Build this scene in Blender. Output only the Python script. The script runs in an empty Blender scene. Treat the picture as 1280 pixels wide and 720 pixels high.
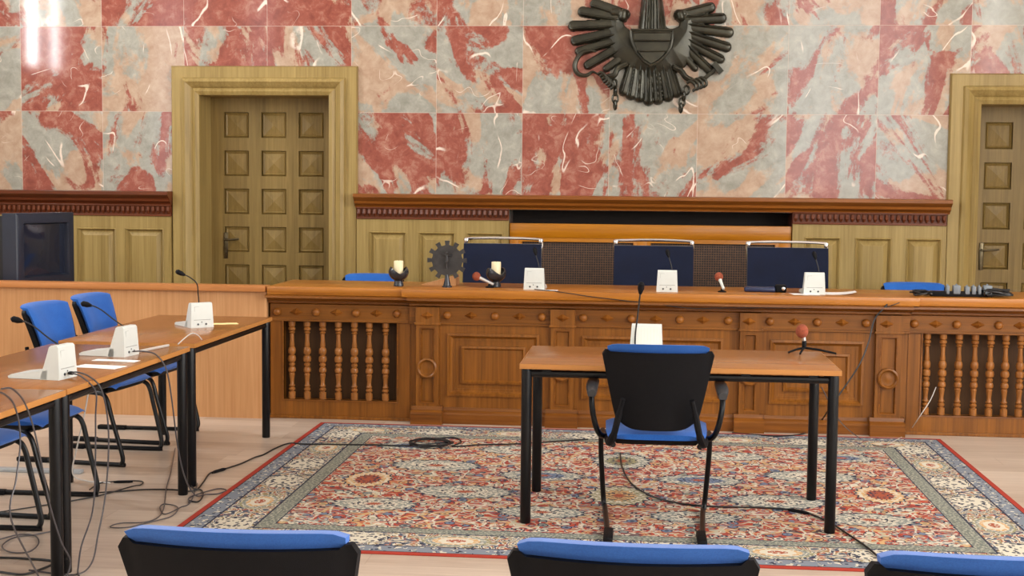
import bpy, bmesh, math, random
from mathutils import Vector, Matrix
from mathutils.geometry import tessellate_polygon
PI = math.pi
R = math.radians
scene = bpy.context.scene
COL = scene.collection
random.seed(7)

# ------------------------------------------------------------------ camera
F, PITCH, YAW, ROLL, CH = 1680.0, .07336, -.09542, .01011, 1.5354
_fw = Vector((math.sin(YAW)*math.cos(PITCH), math.cos(YAW)*math.cos(PITCH), -math.sin(PITCH)))
_rt = Vector((math.cos(YAW), -math.sin(YAW), 0))
_up = _rt.cross(_fw)
_r2 = math.cos(ROLL)*_rt + math.sin(ROLL)*_up
_u2 = -math.sin(ROLL)*_rt + math.cos(ROLL)*_up
cam_d = bpy.data.cameras.new('camera')
cam = bpy.data.objects.new('camera', cam_d)
COL.objects.link(cam)
cam_d.sensor_width = 36
cam_d.lens = F*36/1280
M = Matrix((_r2, _u2, -_fw)).transposed().to_4x4()
M.translation = (0, 0, CH)
cam.matrix_world = M
cam_d.clip_start = .05
scene.camera = cam

def at(u, v, Y=None, Z=None):
    """point of the room on the plane Y or Z that is seen in direction (u, v)"""
    d = _fw + (u-640)/F*_r2 - (v-360)/F*_u2
    t = Y/d.y if Y is not None else (Z-CH)/d.z
    return Vector((0, 0, CH)) + t*d

# ------------------------------------------------------------------ node helper
def lin(c):
    r = []
    for x in c:
        x = x/255
        r.append(x/12.92 if x <= .04045 else ((x+.055)/1.055)**2.4)
    return tuple(r)

class S:
    def __init__(s, nt, sock): s.nt, s.k = nt, sock
    def _m(s, op, o=None, c=None): return s.nt.math(op, s, o, c)
    def __add__(s, o): return s._m('ADD', o)
    __radd__ = __add__
    def __sub__(s, o): return s._m('SUBTRACT', o)
    def __rsub__(s, o): return s.nt.math('SUBTRACT', o, s)
    def __mul__(s, o): return s._m('MULTIPLY', o)
    __rmul__ = __mul__
    def __truediv__(s, o): return s._m('DIVIDE', o)
    def lt(s, o): return s._m('LESS_THAN', o)
    def gt(s, o): return s._m('GREATER_THAN', o)
    def abs(s): return s._m('ABSOLUTE')
    def floor(s): return s._m('FLOOR')
    def sin(s): return s._m('SINE')
    def fract(s): return s._m('FRACT')
    def sqrt(s): return s._m('SQRT')
    def min(s, o): return s._m('MINIMUM', o)
    def max(s, o): return s._m('MAXIMUM', o)
    def mod(s, o): return s._m('FLOORED_MODULO', o)

class NT:
    def __init__(s, name):
        s.mat = bpy.data.materials.new(name)
        s.mat.use_nodes = True
        s.t = s.mat.node_tree
        s.b = s.t.nodes['Principled BSDF']
    def n(s, typ, **kw):
        nd = s.t.nodes.new(typ)
        for k, v in kw.items(): setattr(nd, k, v)
        return nd
    def put(s, inp, v):
        if v is None: return
        if isinstance(v, S): s.t.links.new(v.k, inp)
        elif isinstance(v, (tuple, list)) and inp.type == 'RGBA': inp.default_value = tuple(v)[:3]+(1,)
        else: inp.default_value = v
    def math(s, op, a, b=None, c=None):
        nd = s.n('ShaderNodeMath', operation=op)
        s.put(nd.inputs[0], a); s.put(nd.inputs[1], b); s.put(nd.inputs[2], c)
        return S(s, nd.outputs[0])
    def coord(s, kind='Object'):
        return S(s, s.n('ShaderNodeTexCoord').outputs[kind])
    def sep(s, v):
        nd = s.n('ShaderNodeSeparateXYZ'); s.put(nd.inputs[0], v)
        return [S(s, o) for o in nd.outputs]
    def comb(s, x=0., y=0., z=0.):
        nd = s.n('ShaderNodeCombineXYZ')
        for i, v in enumerate((x, y, z)): s.put(nd.inputs[i], v)
        return S(s, nd.outputs[0])
    def mapping(s, v, sc=(1, 1, 1), rot=(0, 0, 0), loc=(0, 0, 0)):
        nd = s.n('ShaderNodeMapping')
        s.put(nd.inputs['Vector'], v); nd.inputs['Scale'].default_value = sc
        nd.inputs['Rotation'].default_value = rot; nd.inputs['Location'].default_value = loc
        return S(s, nd.outputs[0])
    def noise(s, v, scale=5., detail=2., rough=.5, dist=0.):
        nd = s.n('ShaderNodeTexNoise')
        s.put(nd.inputs['Vector'], v); s.put(nd.inputs['Scale'], scale); nd.inputs['Detail'].default_value = detail
        nd.inputs['Roughness'].default_value = rough; nd.inputs['Distortion'].default_value = dist
        return S(s, nd.outputs[0])
    def vor(s, v, scale=5., feature='F1', rnd=1.):
        nd = s.n('ShaderNodeTexVoronoi', feature=feature)
        s.put(nd.inputs['Vector'], v); nd.inputs['Scale'].default_value = scale
        nd.inputs['Randomness'].default_value = rnd
        d = S(s, nd.outputs['Distance'])
        return (d, S(s, nd.outputs['Color'])) if feature == 'F1' else d
    def white(s, v):
        nd = s.n('ShaderNodeTexWhiteNoise', noise_dimensions='3D')
        s.put(nd.inputs['Vector'], v)
        return S(s, nd.outputs['Value']), S(s, nd.outputs['Color'])
    def mix(s, f, a, b, mode='MIX'):
        nd = s.n('ShaderNodeMix', data_type='RGBA', blend_type=mode)
        s.put(nd.inputs[0], f); s.put(nd.inputs[6], a); s.put(nd.inputs[7], b)
        return S(s, nd.outputs[2])
    def ramp(s, f, stops, interp='LINEAR'):
        nd = s.n('ShaderNodeValToRGB'); cr = nd.color_ramp; cr.interpolation = interp
        while len(cr.elements) < len(stops): cr.elements.new(.5)
        for e, (p, c) in zip(cr.elements, stops):
            e.position = p; e.color = tuple(c)[:3]+(1,)
        s.put(nd.inputs[0], f)
        return S(s, nd.outputs[0])
    def smooth(s, f, a, b):
        nd = s.n('ShaderNodeMapRange', interpolation_type='SMOOTHSTEP')
        s.put(nd.inputs[0], f); s.put(nd.inputs[1], a); s.put(nd.inputs[2], b)
        return S(s, nd.outputs[0])
    def bump(s, h, strength=.3, dist=.01):
        nd = s.n('ShaderNodeBump'); s.put(nd.inputs['Height'], h)
        nd.inputs['Strength'].default_value = strength; nd.inputs['Distance'].default_value = dist
        s.t.links.new(nd.outputs[0], s.b.inputs['Normal'])
    def out(s, col, rough=.5, metal=0., spec=.5, coat=0., coat_rough=.1):
        s.put(s.b.inputs['Base Color'], col); s.put(s.b.inputs['Roughness'], rough)
        s.put(s.b.inputs['Metallic'], metal); s.put(s.b.inputs['Specular IOR Level'], spec)
        s.put(s.b.inputs['Coat Weight'], coat); s.put(s.b.inputs['Coat Roughness'], coat_rough)
        return s.mat

def simple(name, rgb, rough=.5, metal=0., var=.06, nscale=18., spec=.5, bump=0.):
    t = NT(name); c = lin(rgb)
    nz = t.noise(t.coord(), nscale, 4.)
    lo = tuple(x*(1-var*1.6) for x in c); hi = tuple(min(1, x*(1+var*1.6)) for x in c)
    col = t.ramp(nz, [(.3, lo), (.7, hi)])
    if bump: t.bump(t.noise(t.coord(), nscale*12, 2.), bump, .004)
    return t.out(col, rough, metal, spec)

def wood(name, dark, light, axis='X', rough=.4, fine=55., coat=0., spread=.55, off=0.):
    t = NT(name)
    along = 1.6
    sc = {'X': (along, fine, fine), 'Y': (fine, along, fine), 'Z': (fine, fine, along)}[axis]
    sc2 = {'X': (.5, 7, 7), 'Y': (7, .5, 7), 'Z': (7, 7, .5)}[axis]
    co = t.coord()
    g = t.noise(t.mapping(co, sc, loc=(off, off, off)), 1., 5., .6, .6)
    b = t.noise(t.mapping(co, sc2, loc=(off, 1, off)), 1., 3., .5, 1.2)
    m = g*spread + b*(1-spread)
    d, l = lin(dark), lin(light)
    col = t.ramp(m, [(.32, d), (.68, l)])
    t.bump(g, .12, .003)
    return t.out(col, rough, spec=.3, coat=coat*.4)

# ------------------------------------------------------------------ materials
MT = {}
def make_marble():
    t = NT('red and grey marble')
    x, y, z = t.sep(t.coord())
    P = .693
    u = (x+.96)/P; v = (z-2.14)/.69
    iu, iv = u.floor(), v.floor()
    h1, hc = t.white(t.comb(iu, iv, 3.3))
    r, g, b = t.sep(hc)
    lu, lv = (u-iu-.5)*P, (v-iv-.5)*.69
    flip = (r.gt(.5)*2-1)
    lu = lu*flip
    ang = g*1.4-.35
    ca, sa = t.math('COSINE', ang), ang.sin()
    pu = lu*ca - lv*sa; pv = lu*sa + lv*ca
    p = t.comb(pu*1.9+r*31, pv*.8+g*17, b*23)
    n1 = t.noise(p, 1.45, 7., .56, .8)
    pb = t.comb(pu*2.4+b*11+4, pv*1.1+r*7, g*19+9)
    n2 = t.noise(pb, 1.3, 4., .5, .7)
    fine = t.noise(t.comb(x, y, z), 34., 4., .65)
    spk = t.noise(t.comb(x, y, z), 11., 5., .7, .4)
    red = t.ramp(spk, [(.3, lin((126, 62, 50))), (.5, lin((148, 79, 66))), (.74, lin((180, 130, 112)))])
    grey = t.ramp(spk, [(.28, lin((134, 134, 124))), (.6, lin((164, 162, 152))), (.78, lin((190, 180, 168)))])
    tan = t.ramp(spk, [(.3, lin((164, 132, 110))), (.65, lin((188, 164, 142)))])
    jit = (fine-.5)*.12
    fr = t.smooth(n1+jit+(b-.5)*.14, .490, .535)
    base = t.mix(t.smooth(n2+jit, .49, .54), grey, tan)
    col = t.mix(fr, base, red)
    # white veins, broken up
    w = t.noise(t.comb(pu*3+r*9, pv*1.2+b*5, g*13), .85, 2., .5, .35)
    vm = t.noise(t.comb(pu*4+3, pv*3+b*8, r*5), .8, 2.)
    vein = t.smooth((w-.5).abs()+(fine-.5)*.012, .009, .002)*t.smooth(vm, .535, .60)
    w2 = t.noise(t.comb(pu*2+g*5, pv*3+r*3, b*7), 1.1, 2., .5, .3)
    vein2 = t.smooth((w2-.5).abs(), .005, .001)*t.smooth(vm, .42, .36)*.8
    col = t.mix(vein.max(vein2), col, lin((228, 212, 198)))
    gu = (u-iu-.5).abs(); gv = (v-iv-.5).abs()
    jt = t.smooth(gu.max(gv), .4955, .4985)
    col = t.mix(jt*.6, col, lin((200, 178, 164)))
    return t.out(col, .10+jt*.3, spec=.5)
MT['marble'] = make_marble()
MT['plaster'] = simple('white plaster', (226, 222, 212), .9, var=.02)
MT['ceiling'] = simple('white ceiling paint', (236, 234, 228), .9, var=.01)

def make_floor():
    t = NT('pale laminate planks')
    x, y, z = t.sep(t.coord())
    row = (y/.19).floor()
    hv, hc = t.white(t.comb(row, 1., 2.))
    xs = x/1.2 + hv*3
    brd = xs.floor()
    bv, bc = t.white(t.comb(row, brd, 5.))
    g = t.noise(t.comb(x*2.2+bv*9, y*38, bv*5), 1., 5., .6, .8)
    col = t.ramp(g*.7+bv*.3, [(.3, lin((172, 152, 136))), (.7, lin((204, 187, 171)))])
    fy = (y/.19-row-.5).abs(); fx = (xs-brd-.5).abs()
    seam = t.smooth(fy, .488, .497).max(t.smooth(fx, .4978, .4995))
    col = t.mix(seam*.5, col, lin((140, 115, 96)))
    return t.out(col, .33)
MT['floor'] = make_floor()
MT['oak'] = wood('olive oak', (132, 110, 62), (174, 150, 94), 'Z', .4)
MT['oak_h'] = wood('olive oak cross grain', (132, 110, 62), (174, 150, 94), 'X', .4)
MT['oak_door'] = wood('oak door leaf', (106, 86, 44), (144, 120, 70), 'Z', .42, off=3)
MT['dado'] = wood('brown dado moulding', (106, 56, 16), (160, 96, 36), 'X', .3, coat=.2)
MT['dado_dark'] = wood('red brown carved frieze', (76, 34, 16), (118, 60, 32), 'X', .35)
MT['bench'] = wood('carved bench wood', (92, 51, 12), (147, 91, 31), 'Z', .36, coat=.15)
MT['bench_h'] = wood('carved bench cross grain', (92, 51, 12), (147, 91, 31), 'X', .36, coat=.15)
MT['bench_trim'] = wood('bench moulding', (88, 47, 11), (138, 83, 28), 'X', .32, coat=.2)
MT['boss'] = wood('bench boss wood', (112, 62, 20), (160, 100, 40), 'Z', .35)
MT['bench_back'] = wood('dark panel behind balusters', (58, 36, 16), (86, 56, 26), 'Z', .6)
MT['worktop'] = wood('bench worktop', (138, 80, 22), (188, 121, 44), 'X', .28, coat=.3)
MT['baluster'] = wood('turned baluster wood', (116, 68, 26), (164, 106, 52), 'Z', .35, coat=.15)
MT['beech'] = wood('pale beech panel', (182, 130, 84), (204, 154, 107), 'Z', .4, spread=.7)
MT['beech_h'] = wood('pale beech cap', (166, 104, 54), (192, 130, 78), 'X', .36)
MT['orange'] = wood('orange varnished wood', (154, 92, 8), (190, 122, 22), 'X', .3, coat=.3)
MT['table'] = wood('table top cherry laminate', (134, 84, 40), (160, 106, 58), 'X', .24, spread=.6, coat=.15)
MT['edge'] = wood('table edge band', (168, 112, 58), (190, 132, 74), 'X', .35)
MT['black'] = simple('black painted steel', (7, 7, 10), .35, var=.1, spec=.3)
MT['black_plastic'] = simple('black plastic shell', (9, 9, 13), .6, var=.12, nscale=60, bump=.2, spec=.18)
MT['dark_grey'] = simple('dark grey rubber', (52, 54, 58), .4, var=.08)
def fabric(name, lo, hi, rough=.9):
    t = NT(name); co = t.coord()
    n = t.noise(co, 240., 2., .7); m = t.noise(co, 6., 3.)
    col = t.ramp(n*.5+m*.5, [(.3, lin(lo)), (.7, lin(hi))])
    t.bump(n, .25, .002)
    t.b.inputs['Sheen Weight'].default_value = .15
    return t.out(col, rough, spec=.3)
MT['blue'] = fabric('royal blue upholstery', (24, 80, 164), (42, 106, 194))
MT['navy'] = fabric('navy upholstery', (7, 13, 34), (13, 24, 52))
MT['chrome'] = simple('chrome', (226, 226, 228), .12, 1., var=.01)
MT['steel'] = simple('brushed steel', (196, 198, 200), .3, .9, var=.03)
MT['bronze'] = simple('dark patinated bronze', (54, 52, 42), .30, .5, var=.25, nscale=9, bump=.1)
MT['iron'] = simple('dark cast iron', (54, 52, 52), .5, .3, var=.2, nscale=30, bump=.3)
MT['glaze'] = simple('dark glazed ceramic', (44, 46, 52), .2, .1, var=.15)
MT['wax'] = simple('cream candle wax', (240, 226, 186), .5, var=.03)
MT['wick'] = simple('charred wick', (30, 26, 22), .9)
MT['ivory'] = simple('off white plastic', (206, 210, 206), .4, var=.015)
MT['ivory_dark'] = simple('grey plastic line', (150, 152, 150), .5)
MT['foam'] = simple('rust red foam windscreen', (146, 72, 48), .95, var=.15, nscale=90, bump=.5)
MT['silver'] = simple('silver microphone body', (206, 206, 206), .3, .5, var=.02)
MT['tv'] = simple('dark blue grey television plastic', (30, 37, 54), .45, var=.05)
MT['tv_black'] = simple('black television cabinet', (16, 18, 24), .6)
MT['screen'] = simple('dark television glass', (30, 36, 52), .08, var=.02)
MT['paper'] = simple('white paper', (240, 240, 240), .8, var=.01)
MT['yellow_paper'] = simple('pale yellow note paper', (246, 226, 160), .8, var=.02)
MT['cable'] = simple('black cable rubber', (22, 22, 24), .45, var=.05)
MT['grey_cable'] = simple('grey cable sheath', (66, 63, 67), .35, var=.05)
MT['pale_cable'] = simple('pale grey cable sheath', (190, 184, 178), .4, var=.03)
MT['plug_grey'] = simple('grey plug plastic', (112, 120, 128), .45, var=.04)
MT['case'] = simple('navy vinyl case', (34, 44, 76), .3, var=.1)
MT['duct'] = simple('grey cable duct', (160, 164, 168), .4, var=.03)
MT['handle'] = simple('aged brass handle', (92, 82, 62), .3, .8, var=.1)
MT['niche_shade'] = simple('painted recess shade', (26, 16, 10), .8)  # shade of the recess put into the colour of the niche back
def make_lattice():
    t = NT('woven brown lattice')
    x, y, z = t.sep(t.coord())
    k = 1/.019
    a = (x*k*PI).sin().abs(); b = (z*k*PI).sin().abs()
    hole = t.smooth(a*b, .35, .55)
    n = t.noise(t.coord(), 40., 2.)
    col = t.ramp(n, [(.3, lin((78, 54, 38))), (.7, lin((100, 72, 52)))])
    col = t.mix(hole, col, lin((26, 20, 18)))
    t.bump(1-hole, .5, .005)
    return t.out(col, .6)
MT['lattice'] = make_lattice()
def make_grille():
    t = NT('white slotted speaker grille')
    x, y, z = t.sep(t.coord())
    h = t.smooth((x*PI/.0065).sin(), .1, .6)
    col = t.mix(h*.08, lin((216, 216, 208)), lin((160, 162, 158)))
    t.bump(1-h, .15, .002)
    return t.out(col, .45)
MT['grille'] = make_grille()

RUG_X0, RUG_X1, RUG_Y0, RUG_Y1 = -2.062, 1.884, 5.47, 8.53
def make_rug():
    t = NT('persian rug pile')
    hx, hy = (RUG_X1-RUG_X0)/2, (RUG_Y1-RUG_Y0)/2
    x, y, z = t.sep(t.coord())
    dx, dy = hx-x.abs(), hy-y.abs()
    d = dx.min(dy)
    side = dx.lt(dy)                     # 1 on the short (left / right) bands
    s = side*y.abs() + (1-side)*x.abs()
    RED, CREAM = lin((170, 70, 52)), lin((204, 196, 178))
    NAVY, GREY, OLIVE = lin((48, 52, 70)), lin((130, 134, 130)), lin((142, 136, 106))
    TAN, BRICK, BLUE = lin((196, 158, 112)), lin((158, 84, 62)), lin((112, 124, 146))
    # ---- field: symmetrical about the middle line, as woven
    q = t.comb(x.abs(), y, 0.)
    wob = t.noise(q, 6., 2.)
    qd = t.comb(x.abs()+(wob-.5)*.09, y+(t.noise(t.mapping(q, loc=(5, 2, 0)), 6., 2.)-.5)*.09, 0.)
    redf = t.ramp(t.noise(q, 30., 3.), [(.3, lin((150, 56, 42))), (.7, lin((182, 82, 62)))])
    col = redf
    sm, smc = t.vor(q, 13.)
    sr, sg, sb = t.sep(smc)
    fl = t.ramp(sr, [(0, CREAM), (.34, GREY), (.5, TAN), (.66, CREAM), (.82, BLUE)], 'CONSTANT')
    blob = t.noise(qd, 34., 2., .5, .5)
    col = t.mix(t.smooth(blob, .542, .565)*.9, col, fl)
    # vines
    ve = t.vor(qd, 4.6, 'DISTANCE_TO_EDGE')
    col = t.mix(t.smooth(ve, .034, .020), col, TAN)
    ve2 = t.vor(t.mapping(qd, loc=(3.1, 1.7, 0)), 7.5, 'DISTANCE_TO_EDGE')
    col = t.mix(t.smooth(ve2, .040, .022), col, CREAM)
    scf = (t.noise(t.mapping(qd, loc=(2, 7, 0)), 7., 1.5, .5, .3)*48).sin()
    col = t.mix(t.smooth(scf, .80, .90)*.8, col, lin((66, 58, 70)))
    col = t.mix(t.smooth(scf, -.80, -.90)*.9, col, lin((176, 170, 150)))
    # small blossoms
    col = t.mix(sm.lt(.36), col, fl)
    col = t.mix(sm.lt(.36)*sm.gt(.29), col, NAVY)
    col = t.mix(sm.lt(.15), col, t.ramp(sg, [(0, NAVY), (.4, BRICK), (.7, OLIVE)], 'CONSTANT'))
    # large rosettes
    for (cx, cy, a, b, c1, c2) in [(.0, .55, .17, .22, GREY, OLIVE), (.62, .78, .22, .13, GREY, CREAM), (1.02, .28, .26, .15, GREY, CREAM),
                                   (.42, .10, .24, .13, GREY, BLUE), (.0, -.32, .16, .22, OLIVE, TAN), (.78, -.34, .26, .15, GREY, CREAM),
                                   (.36, -.72, .22, .12, GREY, CREAM), (1.18, -.66, .22, .13, GREY, CREAM), (1.26, .82, .2, .12, GREY, BLUE), (1.32, -.12, .13, .2, TAN, BRICK)]:
        ex, ey = (x.abs()-cx)/a, (y-cy)/b
        th = t.math('ARCTAN2', ey, ex)
        rr = (ex*ex+ey*ey).sqrt() + (th*9).sin().abs()*.13
        col = t.mix(rr.lt(1.06), col, NAVY)
        col = t.mix(rr.lt(.98), col, c1)
        col = t.mix(rr.lt(.98)*t.smooth(t.noise(q, 48., 2.), .50, .54), col, CREAM)
        col = t.mix(rr.lt(.62), col, c2)
        col = t.mix(rr.lt(.62)*t.smooth(t.noise(t.mapping(q, loc=(9, 0, 0)), 52., 2.), .52, .55), col, NAVY)
        col = t.mix(rr.lt(.26), col, BRICK)
    # corner sprays of the field (pale leaf shapes)
    cor = ((hx-.42-x.abs())*1.1 + (hy-.42-y.abs())*1.5)
    lf = t.smooth(t.noise(qd, 13., 3., .5, 1.4), .50, .54)
    col = t.mix(t.smooth(cor, .42, .36)*lf, col, t.mix(t.smooth(blob, .5, .52), CREAM, GREY))
    # ---- cream main border
    sc = t.comb(s, d*1.0, 0.)
    scr = (t.noise(sc, 10., 1.5, .5, .4)*44).sin()
    bl = t.noise(sc, 24., 2., .5, 1.6)
    bcol = t.ramp(bl, [(0, NAVY), (.40, GREY), (.445, CREAM), (.50, CREAM), (.52, OLIVE), (.545, CREAM), (.575, NAVY), (.60, CREAM), (.63, BRICK), (.66, BLUE)], 'CONSTANT')
    bcol = t.mix(t.smooth(scr, .45, .62), lin((206, 198, 180)), lin((84, 90, 104)))
    bcol = t.mix(t.smooth(scr, -.62, -.78), bcol, lin((150, 132, 98)))
    bcol = t.mix(t.smooth(bl, .60, .61), bcol, BRICK)
    bcol = t.mix(t.smooth(bl, .40, .385), bcol, NAVY)
    per = .46
    cell = (s/per).floor()
    a = (s/per-cell-.5)*per
    tt = d-.235
    e1 = ((a/.155)*(a/.155)+(tt/.092)*(tt/.092)).sqrt()
    odd = (cell.mod(2.)).gt(.5)
    vv, vc = t.vor(sc, 44.)
    spots = t.mix(vv.lt(.42), CREAM, NAVY)
    rings = t.ramp(e1, [(0, BRICK), (.28, CREAM), (.5, TAN), (.68, GREY), (.86, OLIVE)], 'CONSTANT')
    rings = t.mix(t.smooth(t.noise(sc, 60., 2.), .54, .56), rings, CREAM)
    bcol = t.mix(e1.lt(1.), bcol, t.mix(odd, spots, rings))
    # ---- guard bands
    gv, gc = t.vor(sc, 36.)
    g1 = t.mix(gv.lt(.38), lin((122, 128, 138)), t.mix(t.smooth(t.noise(sc, 30., 1.), .5, .52), CREAM, NAVY))
    g2 = t.mix(t.smooth(t.noise(sc, 75., 2.), .5, .56), lin((112, 116, 108)), lin((160, 158, 144)))
    out = col
    out = t.mix(d.lt(.430), out, NAVY)
    out = t.mix(d.lt(.424), out, g2)
    out = t.mix(d.lt(.350), out, lin((54, 56, 70)))
    out = t.mix(d.lt(.340), out, bcol)
    out = t.mix(d.lt(.128), out, lin((50, 52, 70)))
    out = t.mix(d.lt(.118), out, g1)
    out = t.mix(d.lt(.036), out, lin((60, 40, 48)))
    out = t.mix(d.lt(.030), out, lin((158, 58, 46)))
    pile = t.noise(t.coord(), 300., 2.)
    t.bump(pile, .35, .004)
    return t.out(out, .95, spec=.15)
MT['rug'] = make_rug()

# ------------------------------------------------------------------ mesh builder
class MB:
    def __init__(s): s.bm = bmesh.new(); s.mi = 0; s.mats = []
    def _new(s, verts):
        pass
    def box(s, x0, x1, y0, y1, z0, z1, bev=0., seg=2):
        r = bmesh.ops.create_cube(s.bm, size=1)
        vs = r['verts']
        for v in vs:
            v.co = Vector(((x0+x1)/2+v.co.x*(x1-x0), (y0+y1)/2+v.co.y*(y1-y0), (z0+z1)/2+v.co.z*(z1-z0)))
        if bev:
            es = list({e for v in vs for e in v.link_edges})
            bmesh.ops.bevel(s.bm, geom=es, offset=bev, segments=seg, profile=.5, affect='EDGES', clamp_overlap=True)
        return s
    def cyl(s, p0, p1, r0, r1=None, seg=16):
        r1 = r0 if r1 is None else r1
        return s.tube([p0, p1], [r0, r1], seg)
    def tube(s, pts, r, seg=8, cap=True):
        pts = [Vector(p) for p in pts]
        n = len(pts)
        rs = r if isinstance(r, (list, tuple)) else [r]*n
        rings = []
        tan = []
        for i in range(n):
            a = pts[max(0, i-1)]; b = pts[min(n-1, i+1)]
            d = (b-a)
            if d.length < 1e-9: d = Vector((0, 0, 1))
            tan.append(d.normalized())
        ref = Vector((0, 0, 1)) if abs(tan[0].z) < .9 else Vector((1, 0, 0))
        u = tan[0].cross(ref).normalized()
        for i in range(n):
            u = (u - tan[i]*u.dot(tan[i]))
            if u.length < 1e-6: u = tan[i].orthogonal()
            u.normalize()
            w = tan[i].cross(u)
            rings.append([s.bm.verts.new(pts[i]+rs[i]*(math.cos(2*PI*k/seg)*u+math.sin(2*PI*k/seg)*w)) for k in range(seg)])
        for i in range(n-1):
            for k in range(seg):
                s.bm.faces.new((rings[i][k], rings[i][(k+1) % seg], rings[i+1][(k+1) % seg], rings[i+1][k]))
        if cap:
            s.bm.faces.new(rings[0][::-1]); s.bm.faces.new(rings[-1])
        return s
    def lathe(s, prof, c=(0, 0, 0), seg=20, axis='Z', cap=True):
        c = Vector(c); rings = []
        for (r, h) in prof:
            ring = []
            for k in range(seg):
                a = 2*PI*k/seg
                if axis == 'Z': p = Vector((r*math.cos(a), r*math.sin(a), h))
                elif axis == 'Y': p = Vector((r*math.cos(a), h, r*math.sin(a)))
                else: p = Vector((h, r*math.cos(a), r*math.sin(a)))
                ring.append(s.bm.verts.new(c+p))
            rings.append(ring)
        for i in range(len(rings)-1):
            for k in range(seg):
                s.bm.faces.new((rings[i][k], rings[i][(k+1) % seg], rings[i+1][(k+1) % seg], rings[i+1][k]))
        if cap:
            s.bm.faces.new(rings[0][::-1]); s.bm.faces.new(rings[-1])
        return s
    def prism(s, poly, map0, map1):
        """poly: 2-D points; map0 / map1: functions to 3-D for the two faces"""
        a = [s.bm.verts.new(map0(p)) for p in poly]; b = [s.bm.verts.new(map1(p)) for p in poly]
        n = len(poly)
        for i in range(n):
            s.bm.faces.new((a[i], b[i], b[(i+1) % n], a[(i+1) % n]))
        for t in tessellate_polygon([[Vector((p[0], p[1], 0)) for p in poly]]):
            s.bm.faces.new([a[i] for i in t]); s.bm.faces.new([b[i] for i in t[::-1]])
        return s
    def sweep(s, prof, rings, closed_path=True, closed_prof=False):
        pass
    def grid(s, fn, nu, nv, closed_u=False):
        g = [[s.bm.verts.new(fn(i/nu, j/nv)) for j in range(nv+1)] for i in range(nu if closed_u else nu+1)]
        m = len(g)
        for i in range(m if closed_u else m-1):
            for j in range(nv):
                s.bm.faces.new((g[i][j], g[(i+1) % m][j], g[(i+1) % m][j+1], g[i][j+1]))
        return g
    def slab(s, front, back, nu, nv):
        """closed shell between two surfaces front(u,v), back(u,v)"""
        a = s.grid(front, nu, nv); b = s.grid(back, nu, nv)
        for i in range(nu):
            s.bm.faces.new((a[i][0], b[i][0], b[i+1][0], a[i+1][0]))
            s.bm.faces.new((a[i+1][nv], b[i+1][nv], b[i][nv], a[i][nv]))
        for j in range(nv):
            s.bm.faces.new((a[0][j+1], b[0][j+1], b[0][j], a[0][j]))
            s.bm.faces.new((a[nu][j], b[nu][j], b[nu][j+1], a[nu][j+1]))
        return s
    def rect_frame(s, x0, x1, z0, z1, prof, y, bottom=True):
        """mitred moulding round a rectangle in the XZ plane. prof: (outset from the rectangle, depth towards -Y)"""
        cs = [(x0, z0, -1, -1), (x0, z1, -1, 1), (x1, z1, 1, 1), (x1, z0, 1, -1)]
        rings = []
        for (cx, cz, sx, sz) in cs:
            rings.append([s.bm.verts.new((cx+sx*o, y-dp, cz+(sz*o if (bottom or sz > 0) else 0))) for (o, dp) in prof])
        m = len(prof)
        rng = range(4) if bottom else range(3)
        for i in rng:
            a, b = rings[i], rings[(i+1) % 4]
            for k in range(m-1):
                s.bm.faces.new((a[k], a[k+1], b[k+1], b[k]))
        return s
    def extrude_x(s, prof, x0, x1):
        """profile (y, z) run along X, closed and capped"""
        a = [s.bm.verts.new((x0, p[0], p[1])) for p in prof]; b = [s.bm.verts.new((x1, p[0], p[1])) for p in prof]
        n = len(prof)
        for i in range(n):
            s.bm.faces.new((a[i], a[(i+1) % n], b[(i+1) % n], b[i]))
        f1 = s.bm.faces.new(a[::-1]); f2 = s.bm.faces.new(b)
        bmesh.ops.triangulate(s.bm, faces=[f1, f2])
        return s
    def sphere(s, c, r, u=14, v=10, sc=(1, 1, 1)):
        m = Matrix.Translation(Vector(c)) @ Matrix.Diagonal((sc[0]*r, sc[1]*r, sc[2]*r, 1))
        bmesh.ops.create_uvsphere(s.bm, u_segments=u, v_segments=v, radius=1, matrix=m)
        return s
    def xf(s, m):
        bmesh.ops.transform(s.bm, matrix=m, verts=s.bm.verts); return s
    def build(s, name, mat, parent=None, world=False, smooth=True, ang=35, sub=0):
        bmesh.ops.recalc_face_normals(s.bm, faces=s.bm.faces)
        if world and parent is not None:
            off = Vector((0, 0, 0)); p = parent
            while p is not None: off += p.location; p = p.parent
            bmesh.ops.translate(s.bm, verts=s.bm.verts, vec=-off)
        elif world and parent is None:
            # origin at the middle of the base
            xs = [v.co for v in s.bm.verts]
            o = Vector(((min(v.x for v in xs)+max(v.x for v in xs))/2, (min(v.y for v in xs)+max(v.y for v in xs))/2, min(v.z for v in xs)))
            bmesh.ops.translate(s.bm, verts=s.bm.verts, vec=-o)
        me = bpy.data.meshes.new(name); s.bm.to_mesh(me); s.bm.free()
        o_ = bpy.data.objects.new(name, me); COL.objects.link(o_)
        me.materials.append(MT[mat] if isinstance(mat, str) else mat)
        if smooth:
            me.polygons.foreach_set('use_smooth', [True]*len(me.polygons))
            me.set_sharp_from_angle(angle=R(ang))
        if sub:
            md = o_.modifiers.new('sub', 'SUBSURF'); md.levels = sub; md.render_levels = sub
        if parent is not None: o_.parent = parent
        elif world: o_.location = o
        return o_

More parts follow.
